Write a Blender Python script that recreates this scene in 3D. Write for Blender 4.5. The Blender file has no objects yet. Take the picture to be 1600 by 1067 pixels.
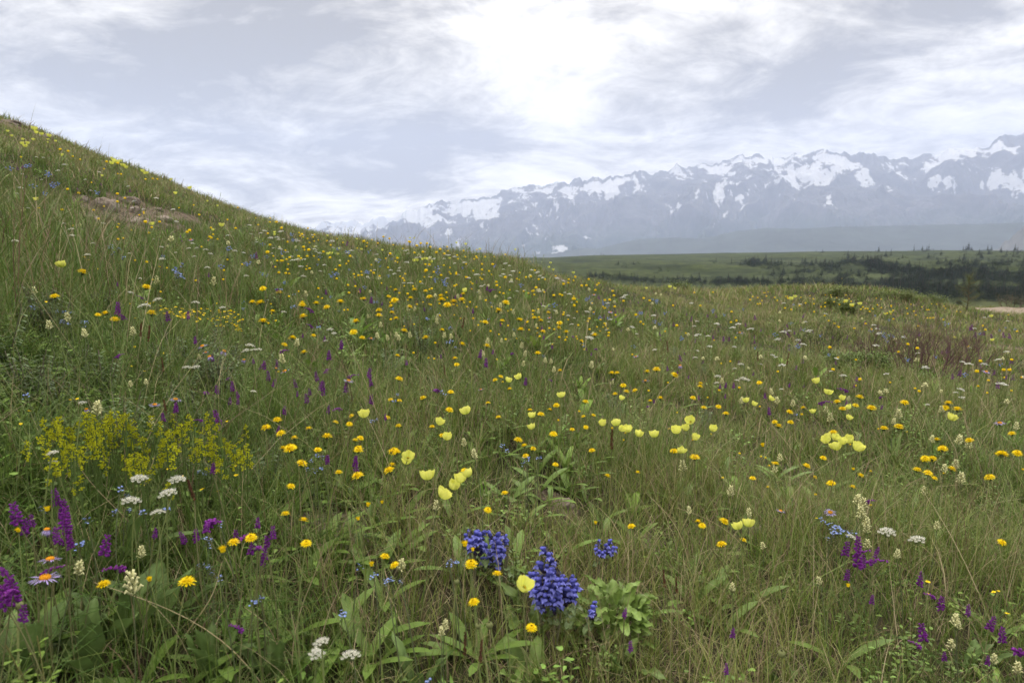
import bpy, math, random
import numpy as np
from mathutils import Vector, Matrix, Euler
random.seed(7); rng = np.random.default_rng(7)
SC = bpy.context.scene
COL = SC.collection
R = math.radians
# ------------------------------------------------------------------ camera
EYE = 0.9; F = 1600*24/36; PITCH = -math.atan(131.5/F)
cam_d = bpy.data.cameras.new('camera'); cam_d.lens = 24; cam_d.sensor_width = 36
cam_d.clip_start = 0.05; cam_d.clip_end = 90000
cam_d.dof.use_dof = True; cam_d.dof.focus_distance = 2.4; cam_d.dof.aperture_fstop = 8
cam = bpy.data.objects.new('camera', cam_d); COL.objects.link(cam)
cam.location = (0, 0, EYE); cam.rotation_euler = (math.pi/2+PITCH, 0, 0)
SC.camera = cam
SC.view_settings.view_transform = 'Standard'; SC.view_settings.look = 'None'
SC.view_settings.exposure = 0.0; SC.view_settings.gamma = 1
SC.cycles.max_bounces = 6; SC.cycles.diffuse_bounces = 3; SC.cycles.transmission_bounces = 4
SC.cycles.volume_bounces = 2; SC.cycles.use_denoising = True
def pdir(px, py):
    cx = (np.asarray(px, float)-800)/F; cy = (533.5-np.asarray(py, float))/F
    c, s = math.cos(PITCH), math.sin(PITCH)
    return np.stack([cx, c-s*cy, s+c*cy], -1)
def pang(px, py):       # azimuth and tangent of elevation
    d = pdir(px, py); h = np.hypot(d[..., 0], d[..., 1])
    return np.arctan2(d[..., 0], d[..., 1]), d[..., 2]/h
# ------------------------------------------------------------------ world
SUN_AZ, SUN_EL = R(12), R(48)
def sock(n, t): return n.inputs[t]
world = bpy.data.worlds.new('World'); SC.world = world; world.use_nodes = True
nt = world.node_tree; nt.nodes.clear()
def N(tree, typ, **kw):
    n = tree.nodes.new(typ)
    for k, v in kw.items():
        if k in ('op',): n.operation = v
        elif isinstance(k, str) and hasattr(n, k) and k != 'inputs': setattr(n, k, v)
    return n
def setin(n, vals):
    for k, v in vals.items(): n.inputs[k].default_value = v
def L(tree, a, b): tree.links.new(a, b)
def math_node(tree, op, a, b=None, c=None, clamp=False):
    n = tree.nodes.new('ShaderNodeMath'); n.operation = op; n.use_clamp = clamp
    for i, v in enumerate((a, b, c)):
        if v is None: continue
        if isinstance(v, (int, float)): n.inputs[i].default_value = v
        else: tree.links.new(v, n.inputs[i])
    return n.outputs[0]
def mix_node(tree, fac, a, b):
    n = tree.nodes.new('ShaderNodeMix'); n.data_type = 'RGBA'
    for s, v in ((n.inputs[0], fac), (n.inputs[6], a), (n.inputs[7], b)):
        if isinstance(v, (int, float)): s.default_value = v
        elif isinstance(v, tuple): s.default_value = (*v, 1) if len(v) == 3 else v
        else: tree.links.new(v, s)
    return n.outputs[2]
def ramp_node(tree, fac, stops):
    n = tree.nodes.new('ShaderNodeValToRGB'); tree.links.new(fac, n.inputs[0])
    e = n.color_ramp.elements
    while len(e) < len(stops): e.new(0.5)
    for i, (p, c) in enumerate(stops):
        e[i].position = p; e[i].color = (*c, 1) if isinstance(c, tuple) else (c, c, c, 1)
    return n.outputs[0]
def noise_node(tree, vec, scale, detail=4, rough=0.5, dist=0.0, dim='3D'):
    n = tree.nodes.new('ShaderNodeTexNoise'); n.noise_dimensions = dim
    setin(n, {'Scale': scale, 'Detail': detail, 'Roughness': rough, 'Distortion': dist})
    if vec is not None: tree.links.new(vec, n.inputs['Vector'])
    return n.outputs[0]
tc = nt.nodes.new('ShaderNodeTexCoord'); sep = nt.nodes.new('ShaderNodeSeparateXYZ')
L(nt, tc.outputs['Generated'], sep.inputs[0])
zc = math_node(nt, 'MAXIMUM', sep.outputs[2], 0.0)
den = math_node(nt, 'ADD', zc, 0.24)
cu = math_node(nt, 'DIVIDE', sep.outputs[0], den); cv = math_node(nt, 'DIVIDE', sep.outputs[1], den)
cmb = nt.nodes.new('ShaderNodeCombineXYZ'); L(nt, cu, cmb.inputs[0]); L(nt, cv, cmb.inputs[1])
# rotate streaks a little and stretch them
mp = nt.nodes.new('ShaderNodeMapping'); L(nt, cmb.outputs[0], mp.inputs[0])
mp.inputs['Rotation'].default_value = (0, 0, R(14)); mp.inputs['Scale'].default_value = (0.95, 1.15, 1); mp.inputs['Location'].default_value = (3.1, 1.7, 0)
n1 = noise_node(nt, mp.outputs[0], 1.7, 10, 0.62, 0.6)
n2 = noise_node(nt, mp.outputs[0], 0.7, 3, 0.5, 0.1)
n3 = noise_node(nt, mp.outputs[0], 4.6, 9, 0.66, 0.7)
def lobe(px, py, width, amp):       # a broad bank of thicker (or thinner) cloud towards one compass direction
    d = pdir(px, py); d = d/np.linalg.norm(d)
    dp = nt.nodes.new('ShaderNodeVectorMath'); dp.operation = 'DOT_PRODUCT'
    L(nt, tc.outputs['Generated'], dp.inputs[0]); dp.inputs[1].default_value = tuple(d)
    t = math_node(nt, 'SUBTRACT', dp.outputs['Value'], 1.0)
    t = math_node(nt, 'DIVIDE', t, width)
    e = math_node(nt, 'EXPONENT', t)
    return math_node(nt, 'MULTIPLY', e, amp)
dens = math_node(nt, 'MULTIPLY', n1, 0.95)
dens = math_node(nt, 'MULTIPLY_ADD', n2, 0.35, dens)
dens = math_node(nt, 'MULTIPLY_ADD', n3, 0.40, dens)
LOBES = [(420, 60, 0.012, 0.12), (330, 170, 0.010, 0.10), (620, 30, 0.008, 0.07), (1200, 190, 0.016, 0.085), (1450, 60, 0.014, 0.09),
         (1080, 110, 0.003, 0.06), (720, 270, 0.003, 0.05), (900, 130, 0.012, -0.05), (60, 110, 0.012, 0.06), (760, 110, 0.006, -0.03), (1000, 60, 0.012, -0.06), (480, 300, 0.004, -0.10), (200, 225, 0.003, -0.07), (1480, 215, 0.004, -0.08), (600, 120, 0.003, -0.06)]
for lb in LOBES: dens = math_node(nt, 'ADD', dens, lobe(lb[0], lb[1], lb[2], lb[3]*0.75))
cl = ramp_node(nt, dens, [(0.70, (1.08, 1.01, 0.89)), (0.79, (0.88, 0.825, 0.72)), (0.86, (0.64, 0.59, 0.505)), (0.93, (0.42, 0.38, 0.315)), (1.03, (0.26, 0.23, 0.185))])
sky = nt.nodes.new('ShaderNodeTexSky'); sky.sky_type = 'NISHITA'; sky.sun_disc = False
sky.sun_elevation = SUN_EL; sky.sun_rotation = SUN_AZ; sky.air_density = 1.0; sky.dust_density = 1.5
skm = nt.nodes.new('ShaderNodeVectorMath'); skm.operation = 'SCALE'; L(nt, sky.outputs[0], skm.inputs[0]); skm.inputs['Scale'].default_value = 0.10
cover = ramp_node(nt, dens, [(0.40, 0.85), (0.55, 0.98)])
final = mix_node(nt, cover, skm.outputs[0], cl)
# clouds glow a little round the veiled sun
gl = lobe(930, -250, 0.06, 0.10)
# an overcast sky is brighter overhead than near the horizon
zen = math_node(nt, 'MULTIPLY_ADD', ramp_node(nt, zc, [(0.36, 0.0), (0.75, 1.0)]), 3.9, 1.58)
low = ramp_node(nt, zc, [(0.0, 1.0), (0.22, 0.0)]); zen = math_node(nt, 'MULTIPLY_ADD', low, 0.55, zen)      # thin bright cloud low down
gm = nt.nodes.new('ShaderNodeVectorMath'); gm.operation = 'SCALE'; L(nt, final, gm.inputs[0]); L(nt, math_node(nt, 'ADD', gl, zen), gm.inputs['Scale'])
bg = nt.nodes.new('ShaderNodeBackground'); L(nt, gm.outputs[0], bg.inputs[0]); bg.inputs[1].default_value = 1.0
wo = nt.nodes.new('ShaderNodeOutputWorld'); L(nt, bg.outputs[0], wo.inputs[0])
# ------------------------------------------------------------------ sun behind thin cloud
sd = bpy.data.lights.new('sun', 'SUN'); sd.energy = 1.5; sd.angle = R(18); sd.color = (1.0, 0.96, 0.90)
sun = bpy.data.objects.new('sun', sd); COL.objects.link(sun)
sv = Vector((math.sin(SUN_AZ)*math.cos(SUN_EL), math.cos(SUN_AZ)*math.cos(SUN_EL), math.sin(SUN_EL)))
sun.rotation_euler = sv.to_track_quat('Z', 'Y').to_euler()
# ------------------------------------------------------------------ helpers
def hash2(i, j, s):
    h = (i.astype(np.int64)*374761393 + j.astype(np.int64)*668265263 + s*1442695041) & 0xffffffff
    h = ((h ^ (h >> 13))*1274126177) & 0xffffffff
    return ((h ^ (h >> 16)) & 0xffffff)/16777215.0
def vnoise(x, y, s=0):
    i = np.floor(x); j = np.floor(y); fx = x-i; fy = y-j
    fx = fx*fx*fx*(fx*(fx*6-15)+10); fy = fy*fy*fy*(fy*(fy*6-15)+10)
    a = hash2(i, j, s); b = hash2(i+1, j, s); c = hash2(i, j+1, s); d = hash2(i+1, j+1, s)
    return (a*(1-fx)+b*fx)*(1-fy)+(c*(1-fx)+d*fx)*fy
def fbm(x, y, s=0, o=4, g=0.5, lac=2.03):
    t = 0; a = 1; n = 0
    for k in range(o):
        t = t + a*(vnoise(x, y, s+k*17)*2-1); n += a; a *= g; x = x*lac+3.7; y = y*lac+1.3
    return t/n
def ridged(x, y, s=0, o=5, g=0.5):
    t = 0; a = 1; n = 0
    for k in range(o):
        t = t + a*(1-np.abs(vnoise(x, y, s+k*31)*2-1)); n += a; a *= g; x = x*2.1+5.1; y = y*2.1+2.9
    return t/n
def sstep(a, b, x):
    t = np.clip((x-a)/(b-a), 0, 1); return t*t*(3-2*t)
def tag(o, label=None, cat=None, group=None, kind=None):
    if label: o['label'] = label
    if cat: o['category'] = cat
    if group: o['group'] = group
    if kind: o['kind'] = kind
    return o
def link(o, parent=None):
    COL.objects.link(o)
    if parent is not None: o.parent = parent
    return o
def np_mesh(name, V, T, Q=None, mats=(), midx=None, col=None, attrs=None, smooth=True):
    me = bpy.data.meshes.new(name)
    V = np.ascontiguousarray(V, np.float32)
    me.vertices.add(len(V)); me.vertices.foreach_set('co', V.ravel())
    parts = []; starts = []; totals = []
    base = 0
    for A, k in ((T, 3), (Q, 4)):
        if A is None or len(A) == 0: continue
        A = np.ascontiguousarray(A, np.int32); parts.append(A.ravel())
        starts.append(base+np.arange(len(A), dtype=np.int32)*k); totals.append(np.full(len(A), k, np.int32)); base += A.size
    li = np.concatenate(parts); ls = np.concatenate(starts); lt = np.concatenate(totals)
    me.loops.add(len(li)); me.loops.foreach_set('vertex_index', li)
    me.polygons.add(len(ls)); me.polygons.foreach_set('loop_start', ls.astype(np.int32)); me.polygons.foreach_set('loop_total', lt)
    if midx is not None: me.polygons.foreach_set('material_index', np.ascontiguousarray(midx, np.int32))
    me.polygons.foreach_set('use_smooth', np.full(len(ls), smooth))
    for m in mats: me.materials.append(m)
    if col is not None:
        a = me.attributes.new('tint', 'FLOAT_COLOR', 'POINT')
        c = np.ones((len(V), 4), np.float32); c[:, :3] = col; a.data.foreach_set('color', c.ravel())
    for k, v in (attrs or {}).items():
        a = me.attributes.new(k, 'FLOAT', 'POINT'); a.data.foreach_set('value', np.ascontiguousarray(v, np.float32))
    me.update(calc_edges=True)
    return me
def mk(name, me, parent=None, loc=None):
    o = bpy.data.objects.new(name, me); link(o, parent)
    if loc is not None: o.location = loc
    return o
def grid_quads(nr, nc, wrap=False):
    i = np.arange(nr-1)[:, None]; j = np.arange(nc if wrap else nc-1)[None, :]
    j2 = (j+1) % nc
    a = i*nc+j; b = i*nc+j2; c = (i+1)*nc+j2; d = (i+1)*nc+j
    return np.stack([a, b, c, d], -1).reshape(-1, 4)
# ------------------------------------------------------------------ materials
def new_mat(name):
    m = bpy.data.materials.new(name); m.use_nodes = True
    t = m.node_tree; t.nodes.clear(); o = t.nodes.new('ShaderNodeOutputMaterial')
    return m, t, o
def pbsdf(t, col, rough=0.7, spec=0.3):
    p = t.nodes.new('ShaderNodeBsdfPrincipled')
    if isinstance(col, tuple): p.inputs['Base Color'].default_value = (*col, 1)
    else: t.links.new(col, p.inputs['Base Color'])
    p.inputs['Roughness'].default_value = rough; p.inputs['Specular IOR Level'].default_value = spec
    return p
def attr_node(t, name):
    a = t.nodes.new('ShaderNodeAttribute'); a.attribute_name = name; return a
def foliage_mat(name, col=None, transl=0.3, var=0.25, rough=0.55, scale=30.0, spec=0.25):
    """leaf or petal: own colour (or the mesh's own tint), mottled by noise, thin enough to let light through"""
    m, t, o = new_mat(name)
    base = attr_node(t, 'tint').outputs['Color'] if col is None else None
    tcn = t.nodes.new('ShaderNodeTexCoord')
    n = noise_node(t, tcn.outputs['Object'], scale, 3, 0.6)
    oi = t.nodes.new('ShaderNodeObjectInfo')
    rv = math_node(t, 'MULTIPLY_ADD', oi.outputs['Random'], var*0.9, 1-var*0.45)
    k = math_node(t, 'MULTIPLY_ADD', n, var*2, 1-var)
    k = math_node(t, 'MULTIPLY', k, rv)
    sc = t.nodes.new('ShaderNodeVectorMath'); sc.operation = 'SCALE'
    if base is not None: t.links.new(base, sc.inputs[0])
    else: sc.inputs[0].default_value = col
    t.links.new(k, sc.inputs['Scale'])
    p = pbsdf(t, sc.outputs[0], rough, spec)
    if transl > 0:
        tr = t.nodes.new('ShaderNodeBsdfTranslucent'); t.links.new(sc.outputs[0], tr.inputs[0])
        mx = t.nodes.new('ShaderNodeMixShader'); mx.inputs[0].default_value = transl
        t.links.new(p.outputs[0], mx.inputs[1]); t.links.new(tr.outputs[0], mx.inputs[2]); t.links.new(mx.outputs[0], o.inputs[0])
    else: t.links.new(p.outputs[0], o.inputs[0])
    return m
# ------------------------------------------------------------------ the near hillside
SIL = [(-900, -60, 24), (-400, 70, 22), (-150, 125, 19), (0, 176, 17), (80, 206, 16), (150, 234, 15), (220, 260, 14), (300, 293, 13), (400, 328, 11.5), (480, 352, 10.5), (560, 368, 9.5),
       (640, 381, 9), (700, 388, 8.6), (750, 394, 8.4), (800, 405, 8.2), (850, 419, 8.6), (900, 437, 9.6), (950, 446, 11), (1000, 449, 13), (1100, 453, 17), (1200, 458, 21),
       (1300, 461, 24), (1400, 465, 28), (1500, 478, 34), (1600, 481, 38), (1900, 488, 40), (2600, 500, 40)]
_az, _te = pang([s[0] for s in SIL], [s[1] for s in SIL])
_R = np.array([s[2] for s in SIL], float)
_zR = EYE + _R*_te - 0.15 + 0.05
_az = np.concatenate([[-math.pi], _az, [math.pi]]); _R = np.concatenate([[24], _R, [24]]); _zR = np.concatenate([[1.2], _zR, [1.2]])
AZT = np.linspace(-math.pi, math.pi, 4096)
def _smooth(v, k=9):
    w = np.hanning(k*2+3)[1:-1]; w /= w.sum(); return np.convolve(np.pad(v, k, mode='edge'), w, mode='valid')
_Rt = _smooth(np.interp(AZT, _az, _R)); _st = _smooth(np.interp(AZT, _az, _zR/_R), 14)
def crest(az): return np.interp(az, AZT, _Rt), np.interp(az, AZT, _st)
HUM = [(1310, 458, 21, 1.7, .28), (1430, 470, 22, 2.0, .25), (1060, 446, 13.5, .8, .16), (130, 330, 8.6, 1.0, .18), (1330, 565, 5.4, .7, .10), (960, 446, 10.6, .5, .10)]
_h = []
for px, py, r, s, a in HUM:
    az, _ = pang(px, py); _h.append((math.sin(az)*r, math.cos(az)*r, s, a))
def terr(x, y):
    x = np.asarray(x, float); y = np.asarray(y, float)
    r = np.hypot(x, y); az = np.arctan2(x, y); Rc, s1 = crest(az)
    w = 0.06*Rc; u = (r-Rc-2.2*w)/w
    sp = np.where(u > 30, u, np.log1p(np.exp(np.minimum(u, 30))))*w
    z = s1*r - (s1+0.30)*sp
    z = z + 0.05*fbm(x*0.9, y*0.9, 3, 3)*sstep(0.3, 2, r) + 0.018*fbm(x*3.5, y*3.5, 5, 2) + 0.10*fbm(x*0.3, y*0.3, 9, 2)*sstep(3, 9, r)
    for hx, hy, s, a in _h: z = z + a*np.exp(-((x-hx)**2+(y-hy)**2)/(2*s*s))
    k = 3.0
    return np.where(z < -20, -20+ -k*(1-np.exp((z+20)/k)), z) - 8*sstep(60, 110, r)
T0 = float(terr(0.0, 0.0))
_t2 = terr
def terr(x, y): return _t2(x, y)-T0
_TS = np.geomspace(0.6, 60, 1400)
def place(px, py, H=0.0):
    """ground point under a flower that stands H high and shows at this spot"""
    d = pdir(px, py); P = d[None, :]*_TS[:, None]; z = P[:, 2]+EYE; g = terr(P[:, 0], P[:, 1])
    c = z-g-H
    k = np.nonzero(c <= 0)[0]
    if len(k) and k[0] > 0:
        i = k[0]; f = c[i-1]/(c[i-1]-c[i]); t = _TS[i-1]+(_TS[i]-_TS[i-1])*f
    elif len(k): t = _TS[0]
    else: t = _TS[np.argmin(c)]
    x, y = d[0]*t, d[1]*t
    return float(x), float(y), float(terr(x, y)), float(t*np.linalg.norm(d))
# bare spots: (px, py, radius m)
BARE = [(510, 832, .10), (480, 842, .06), (540, 815, .05), (870, 785, .05), (1130, 835, .05), (165, 325, .26), (203, 318, .20), (245, 330, .26), (285, 338, .2), (145, 345, .2), (215, 352, .32), (180, 342, .26), (255, 346, .22), (22, 198, .6), (75, 222, .4), (50, 212, .4), (855, 425, .35),
        (1015, 850, .06), (1580, 545, .4)]
_b = [(*place(px, py, 0)[:2], r) for px, py, r in BARE]
def bare(x, y):
    v = np.zeros_like(x)
    nn = fbm(x*6, y*6, 21, 3)*0.55
    for bx, by, r in _b:
        v = np.maximum(v, 1-sstep(0.7, 1.25, np.hypot(x-bx, y-by)/r+nn))
    return v
nA = 900; rr = np.concatenate([[0.02], np.geomspace(0.3, 45, 420), np.geomspace(47, 125, 26)])
aa = np.linspace(-math.pi, math.pi, nA, endpoint=False)
RR, AA = np.meshgrid(rr, aa, indexing='ij'); X = RR*np.sin(AA); Y = RR*np.cos(AA)
Z = terr(X, Y)+0.006*fbm(X*18, Y*18, 33, 3)
gm_, gt, go = new_mat('meadow_soil')
tcn = gt.nodes.new('ShaderNodeTexCoord')
a_ = noise_node(gt, tcn.outputs['Object'], 7.0, 8, 0.65); b_ = noise_node(gt, tcn.outputs['Object'], 60.0, 5, 0.6)
gc = ramp_node(gt, a_, [(0.30, (0.018, 0.020, 0.009)), (0.48, (0.034, 0.030, 0.017)), (0.62, (0.028, 0.034, 0.013)), (0.75, (0.07, 0.055, 0.036))])
gb = ramp_node(gt, b_, [(0.30, (0.060, 0.045, 0.032)), (0.55, (0.12, 0.092, 0.070)), (0.75, (0.21, 0.175, 0.14))])
gcol = mix_node(gt, attr_node(gt, 'bare').outputs['Fac'], gc, gb)
gp = pbsdf(gt, gcol, 0.95, 0.1)
bmp = gt.nodes.new('ShaderNodeBump'); bmp.inputs['Strength'].default_value = 0.6; bmp.inputs['Distance'].default_value = 0.01
L(gt, b_, bmp.inputs['Height']); L(gt, bmp.outputs[0], gp.inputs['Normal']); L(gt, gp.outputs[0], go.inputs[0])
V = np.stack([X, Y, Z], -1).reshape(-1, 3)
me = np_mesh('ground', V, None, grid_quads(len(rr), nA, True)[:, ::-1], [gm_], attrs={'bare': bare(X, Y).ravel()})
tag(mk('ground', me), kind='structure')
# ------------------------------------------------------------------ the far plateau with its woods
PL = [(-600, 402), (860, 402), (930, 399), (1060, 397), (1200, 395), (1300, 393), (1400, 392), (1500, 391.5), (1600, 392), (2200, 396)]
paz, pte = pang([p[0] for p in PL], [p[1] for p in PL])
def plat(x, y):
    r = np.hypot(x, y); az = np.arctan2(x, y)
    te = np.interp(az, paz, pte); rc = 1500+200*np.sin(az*5)
    zc_ = EYE+rc*te
    rb = 380.0; zb = -29.0
    s = (r-rb)/(rc-rb)
    z = zb+(zc_-zb)*np.clip(s, -0.3, 1)**1 if False else zb+(zc_-zb)*s
    over = np.maximum(0, r-rc)
    z = z - ((zc_-zb)/(rc-rb))*over - 0.00025*over**2
    z = z + (7*fbm(x/170, y/110, 51, 4)+2.0*ridged(x/60, y/60, 57, 3)-1)*sstep(200, 500, r)*(1-0.75*sstep(0.75, 1.0, s))
    z = z + 6*sstep(0.28, 0.34, s+0.03*fbm(x/150, y/150, 71, 2))*(1-sstep(0.34, 0.62, s))
    z = np.where(r < rb, np.minimum(z, zb-0.02*(rb-r)), z)
    return np.maximum(z, -430)
pa = np.linspace(R(-62), R(62), 620); pr = np.concatenate([np.geomspace(95, 1900, 330), np.geomspace(1930, 5200, 50)])
PR, PA = np.meshgrid(pr, pa, indexing='ij'); PX = PR*np.sin(PA); PY = PR*np.cos(PA)
m, t, o = new_mat('plateau_turf')
tcn = t.nodes.new('ShaderNodeTexCoord')
a1 = noise_node(t, tcn.outputs['Object'], 0.012, 8, 0.62); a2 = noise_node(t, tcn.outputs['Object'], 0.09, 6, 0.65); a3 = noise_node(t, tcn.outputs['Object'], 0.003, 3)
c1 = ramp_node(t, a1, [(0.35, (0.018, 0.026, 0.009)), (0.50, (0.034, 0.046, 0.014)), (0.62, (0.050, 0.063, 0.020)), (0.75, (0.075, 0.080, 0.034))])
c2 = ramp_node(t, a2, [(0.35, 0.55), (0.65, 1.25)])
mm = t.nodes.new('ShaderNodeMix'); mm.data_type = 'RGBA'; mm.blend_type = 'MULTIPLY'; mm.inputs[0].default_value = 1
L(t, c1, mm.inputs[6]); L(t, c2, mm.inputs[7])
p = pbsdf(t, mm.outputs[2], 0.95, 0.05); L(t, p.outputs[0], o.inputs[0])
me = np_mesh('plateau', np.stack([PX, PY, plat(PX, PY)], -1).reshape(-1, 3), None, grid_quads(len(pr), len(pa))[:, ::-1], [m])
tag(mk('plateau', me), kind='structure')
# ------------------------------------------------------------------ mountains
SKY = [(380, 358), (430, 356), (480, 356), (540, 354), (590, 349), (610, 343), (640, 325), (655, 319), (700, 317), (760, 306), (800, 298), (830, 293), (870, 286), (900, 284), (950, 276), (1000, 268), (1030, 268), (1050, 263), (1090, 258), (1130, 252), (1160, 243),
       (1200, 241), (1230, 240), (1262, 237), (1285, 234), (1305, 234), (1330, 238), (1370, 243), (1400, 241), (1425, 244), (1450, 239), (1462, 239), (1480, 232), (1495, 229), (1515, 226), (1545, 226), (1560, 216), (1572, 209), (1590, 207), (1605, 202), (1640, 208), (1700, 206), (1800, 210), (2100, 215), (2500, 235)]
saz, ste = pang([p[0] for p in SKY], [p[1] for p in SKY])
ZV = -420.0
SNAZ = pang([300, 600, 700, 800, 900, 1000, 1090, 1200, 1300, 1345, 1430, 1465, 1530, 1600, 1700, 2200], [400]*16)[0]
SNV = [-.06, -.14, -.09, -.03, -.03, -.11, -.01, -.02, -.05, -.24, -.30, -.04, -.12, -.07, .0, .0]
def mountain(name, az0, az1, na, nv, skyaz, skyte, rfoot, rcrest, seed, spur, jag, freq, pw=1.25, zfoot=ZV):
    A = np.linspace(az0, az1, na); Vv = np.concatenate([np.linspace(0, 1, nv), np.linspace(1.02, 1.4, 24)])
    VV, A2 = np.meshgrid(Vv, A, indexing='ij')
    te = np.interp(A2, skyaz, skyte)
    s = A2*57.3*freq
    warp = 0.35*fbm(s*0.5+11, VV*2.2, seed+5, 3)
    rc = rcrest*(1+0.05*fbm(s*0.4, s*0+1, seed, 2))
    zc_ = EYE+rc*te + jag*(fbm(s*5, s*0, seed+1, 4)*0.9)*sstep(0.8, 1.0, VV)
    r = rfoot+(rc-rfoot)*VV
    P = np.where(VV <= 1, VV**pw, 1-(VV-1)*1.3)
    WX = r*np.sin(A2)/1000; WY = r*np.cos(A2)/1000
    wx = 0.5*fbm(WX*0.7, WY*0.7, seed+5, 4); wy = 0.5*fbm(WX*0.7+9, WY*0.7+4, seed+6, 4)
    fq = 1/(freq*6.5)
    r1 = ridged((WX+wx)*fq+3, (WY+wy)*fq*0.55+7, seed+9, 7, 0.50)
    r2 = ridged((WX+wx)*fq*3, (WY+wy)*fq*1.6, seed+29, 6, 0.55)
    env = sstep(0.0, 0.35, VV)*(1-0.88*sstep(0.62, 1.0, VV))
    big = (r1-0.74)*spur*env*2.6+(r2-0.7)*spur*0.5*env
    det = fbm(WX*2.2+wx, WY*2.2+wy, seed+19, 6, 0.6)*spur*0.16*np.minimum(VV*3, 1)*(1-0.6*sstep(0.9, 1.0, VV))
    z = zfoot+(zc_-zfoot)*P+big+det
    X = r*np.sin(A2); Y = r*np.cos(A2)
    hrel = (z-zfoot)/np.maximum(zc_-zfoot, 1)
    r3 = ridged(A2*57.3*1.9+wx*3.0+VV*5.5, VV*9-A2*20+wy*3, seed+39, 6, 0.62)
    r4 = ridged(WX*3.0+wx*3, WY*1.3+wy*3, seed+49, 5, 0.65)
    gul = 0.50*(0.72-r1)+0.50*(0.70-r2)+0.30*(0.66-r3)+0.95*(0.66-r4)+np.interp(A2, SNAZ, SNV)-0.16*sstep(0.90, 1.0, hrel)
    me = np_mesh(name, np.stack([X, Y, z], -1).reshape(-1, 3), None, grid_quads(*X.shape)[:, ::-1], [],
                 attrs={'hrel': hrel.ravel(), 'gul': gul.ravel(), 'det': (det/(spur*0.16+1e-6)).ravel()})
    return me
def mount_mat(name, rock, low, snowline, snowamt, forest=0.30):
    m, t, o = new_mat(name)
    tcn = t.nodes.new('ShaderNodeTexCoord')
    n = noise_node(t, tcn.outputs['Object'], 0.0036, 10, 0.74); nn2 = noise_node(t, tcn.outputs['Object'], 0.00045, 6, 0.6)
    h = attr_node(t, 'hrel').outputs['Fac']; g = attr_node(t, 'gul').outputs['Fac']; d = attr_node(t, 'det').outputs['Fac']
    rc_ = ramp_node(t, n, [(0.3, tuple(c*0.6 for c in rock)), (0.7, tuple(c*1.5 for c in rock))])
    lc = ramp_node(t, nn2, [(0.3, tuple(c*0.5 for c in low)), (0.55, low), (0.72, tuple(c*1.8 for c in low)), (0.85, (0.20, 0.20, 0.13))])
    f = math_node(t, 'ADD', h, math_node(t, 'MULTIPLY', math_node(t, 'SUBTRACT', n, 0.5), 0.3))
    base = mix_node(t, ramp_node(t, f, [(forest, 0.0), (forest+0.18, 1.0)]), lc, rc_)
    s = math_node(t, 'MULTIPLY', math_node(t, 'SUBTRACT', h, snowline), 3.2)
    s = math_node(t, 'MULTIPLY_ADD', g, 4.8, s)
    s = math_node(t, 'MULTIPLY_ADD', math_node(t, 'SUBTRACT', n, 0.5), 4.6, s)
    s = math_node(t, 'MULTIPLY_ADD', d, 0.7, s)
    s = math_node(t, 'ADD', s, snowamt)
    sm = ramp_node(t, s, [(0.44, 0.0), (0.60, 1.0)])
    colr = mix_node(t, sm, base, (0.50, 0.51, 0.54))
    p = pbsdf(t, colr, 0.9, 0.1); L(t, p.outputs[0], o.inputs[0]); return m
azp = lambda px: float(pang(px, 400)[0])
me = mountain('mountain_range', azp(430), azp(2300), 1500, 330, saz, ste, 8200, 15500, 101, 560, 130, 0.30)
me.materials.append(mount_mat('range_rock', (0.085, 0.082, 0.09), (0.035, 0.05, 0.03), 0.80, 0.10)); tag(mk('mountain_range', me), kind='structure')
FP = [(350, 356), (440, 352), (490, 350), (505, 346), (520, 349), (540, 344), (555, 342), (566, 350), (583, 340), (600, 334), (612, 346), (640, 345), (700, 350), (800, 352)]
fa, fe = pang([p[0] for p in FP], [p[1] for p in FP])
me = mountain('distant_peaks', azp(340), azp(800), 420, 160, fa, fe, 15500, 18300, 211, 550, 90, 0.30)
me.materials.append(mount_mat('far_rock', (0.10, 0.095, 0.10), (0.05, 0.06, 0.04), 0.55, 0.3)); tag(mk('distant_peaks', me), kind='structure')
FH = [(700, 402), (860, 396), (880, 393), (905, 387), (930, 388), (960, 382), (1000, 373), (1050, 371), (1095, 372), (1120, 368), (1150, 361), (1200, 356), (1250, 357), (1300, 354), (1400, 352), (1500, 350), (1600, 348), (1800, 340), (2300, 350)]
fa, fe = pang([p[0] for p in FH], [p[1] for p in FH])
me = mountain('foothills', azp(700), azp(2300), 700, 120, fa, fe, 5200, 8000, 307, 60, 8, 0.5, 1.0)
me.materials.append(mount_mat('foothill_forest', (0.04, 0.05, 0.045), (0.035, 0.048, 0.038), 9, -5)); tag(mk('foothills', me), kind='structure')
SP = [(1480, 402), (1555, 391), (1575, 374), (1600, 352), (1650, 330), (1750, 280), (1900, 240), (2300, 220)]
fa, fe = pang([p[0] for p in SP], [p[1] for p in SP])
me = mountain('stony_spur', azp(1480), azp(2300), 400, 120, fa, fe, 4200, 5600, 401, 160, 20, 0.8, 0.9)
me.materials.append(mount_mat('spur_rock', (0.085, 0.085, 0.08), (0.05, 0.06, 0.04), 9, -5, 0.2)); tag(mk('stony_spur', me), kind='structure')
m, t, o = new_mat('valley_floor'); tcn = t.nodes.new('ShaderNodeTexCoord')
vn = noise_node(t, tcn.outputs['Object'], 0.0008, 8, 0.6)
p = pbsdf(t, ramp_node(t, vn, [(0.35, (0.03, 0.05, 0.025)), (0.6, (0.07, 0.085, 0.045)), (0.75, (0.16, 0.15, 0.10))]), 0.95, 0.05); L(t, p.outputs[0], o.inputs[0])
va = np.linspace(-math.pi, math.pi, 120, endpoint=False); vr = np.array([1.0, 500, 2000, 6000, 10000, 14500, 18500])
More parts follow.
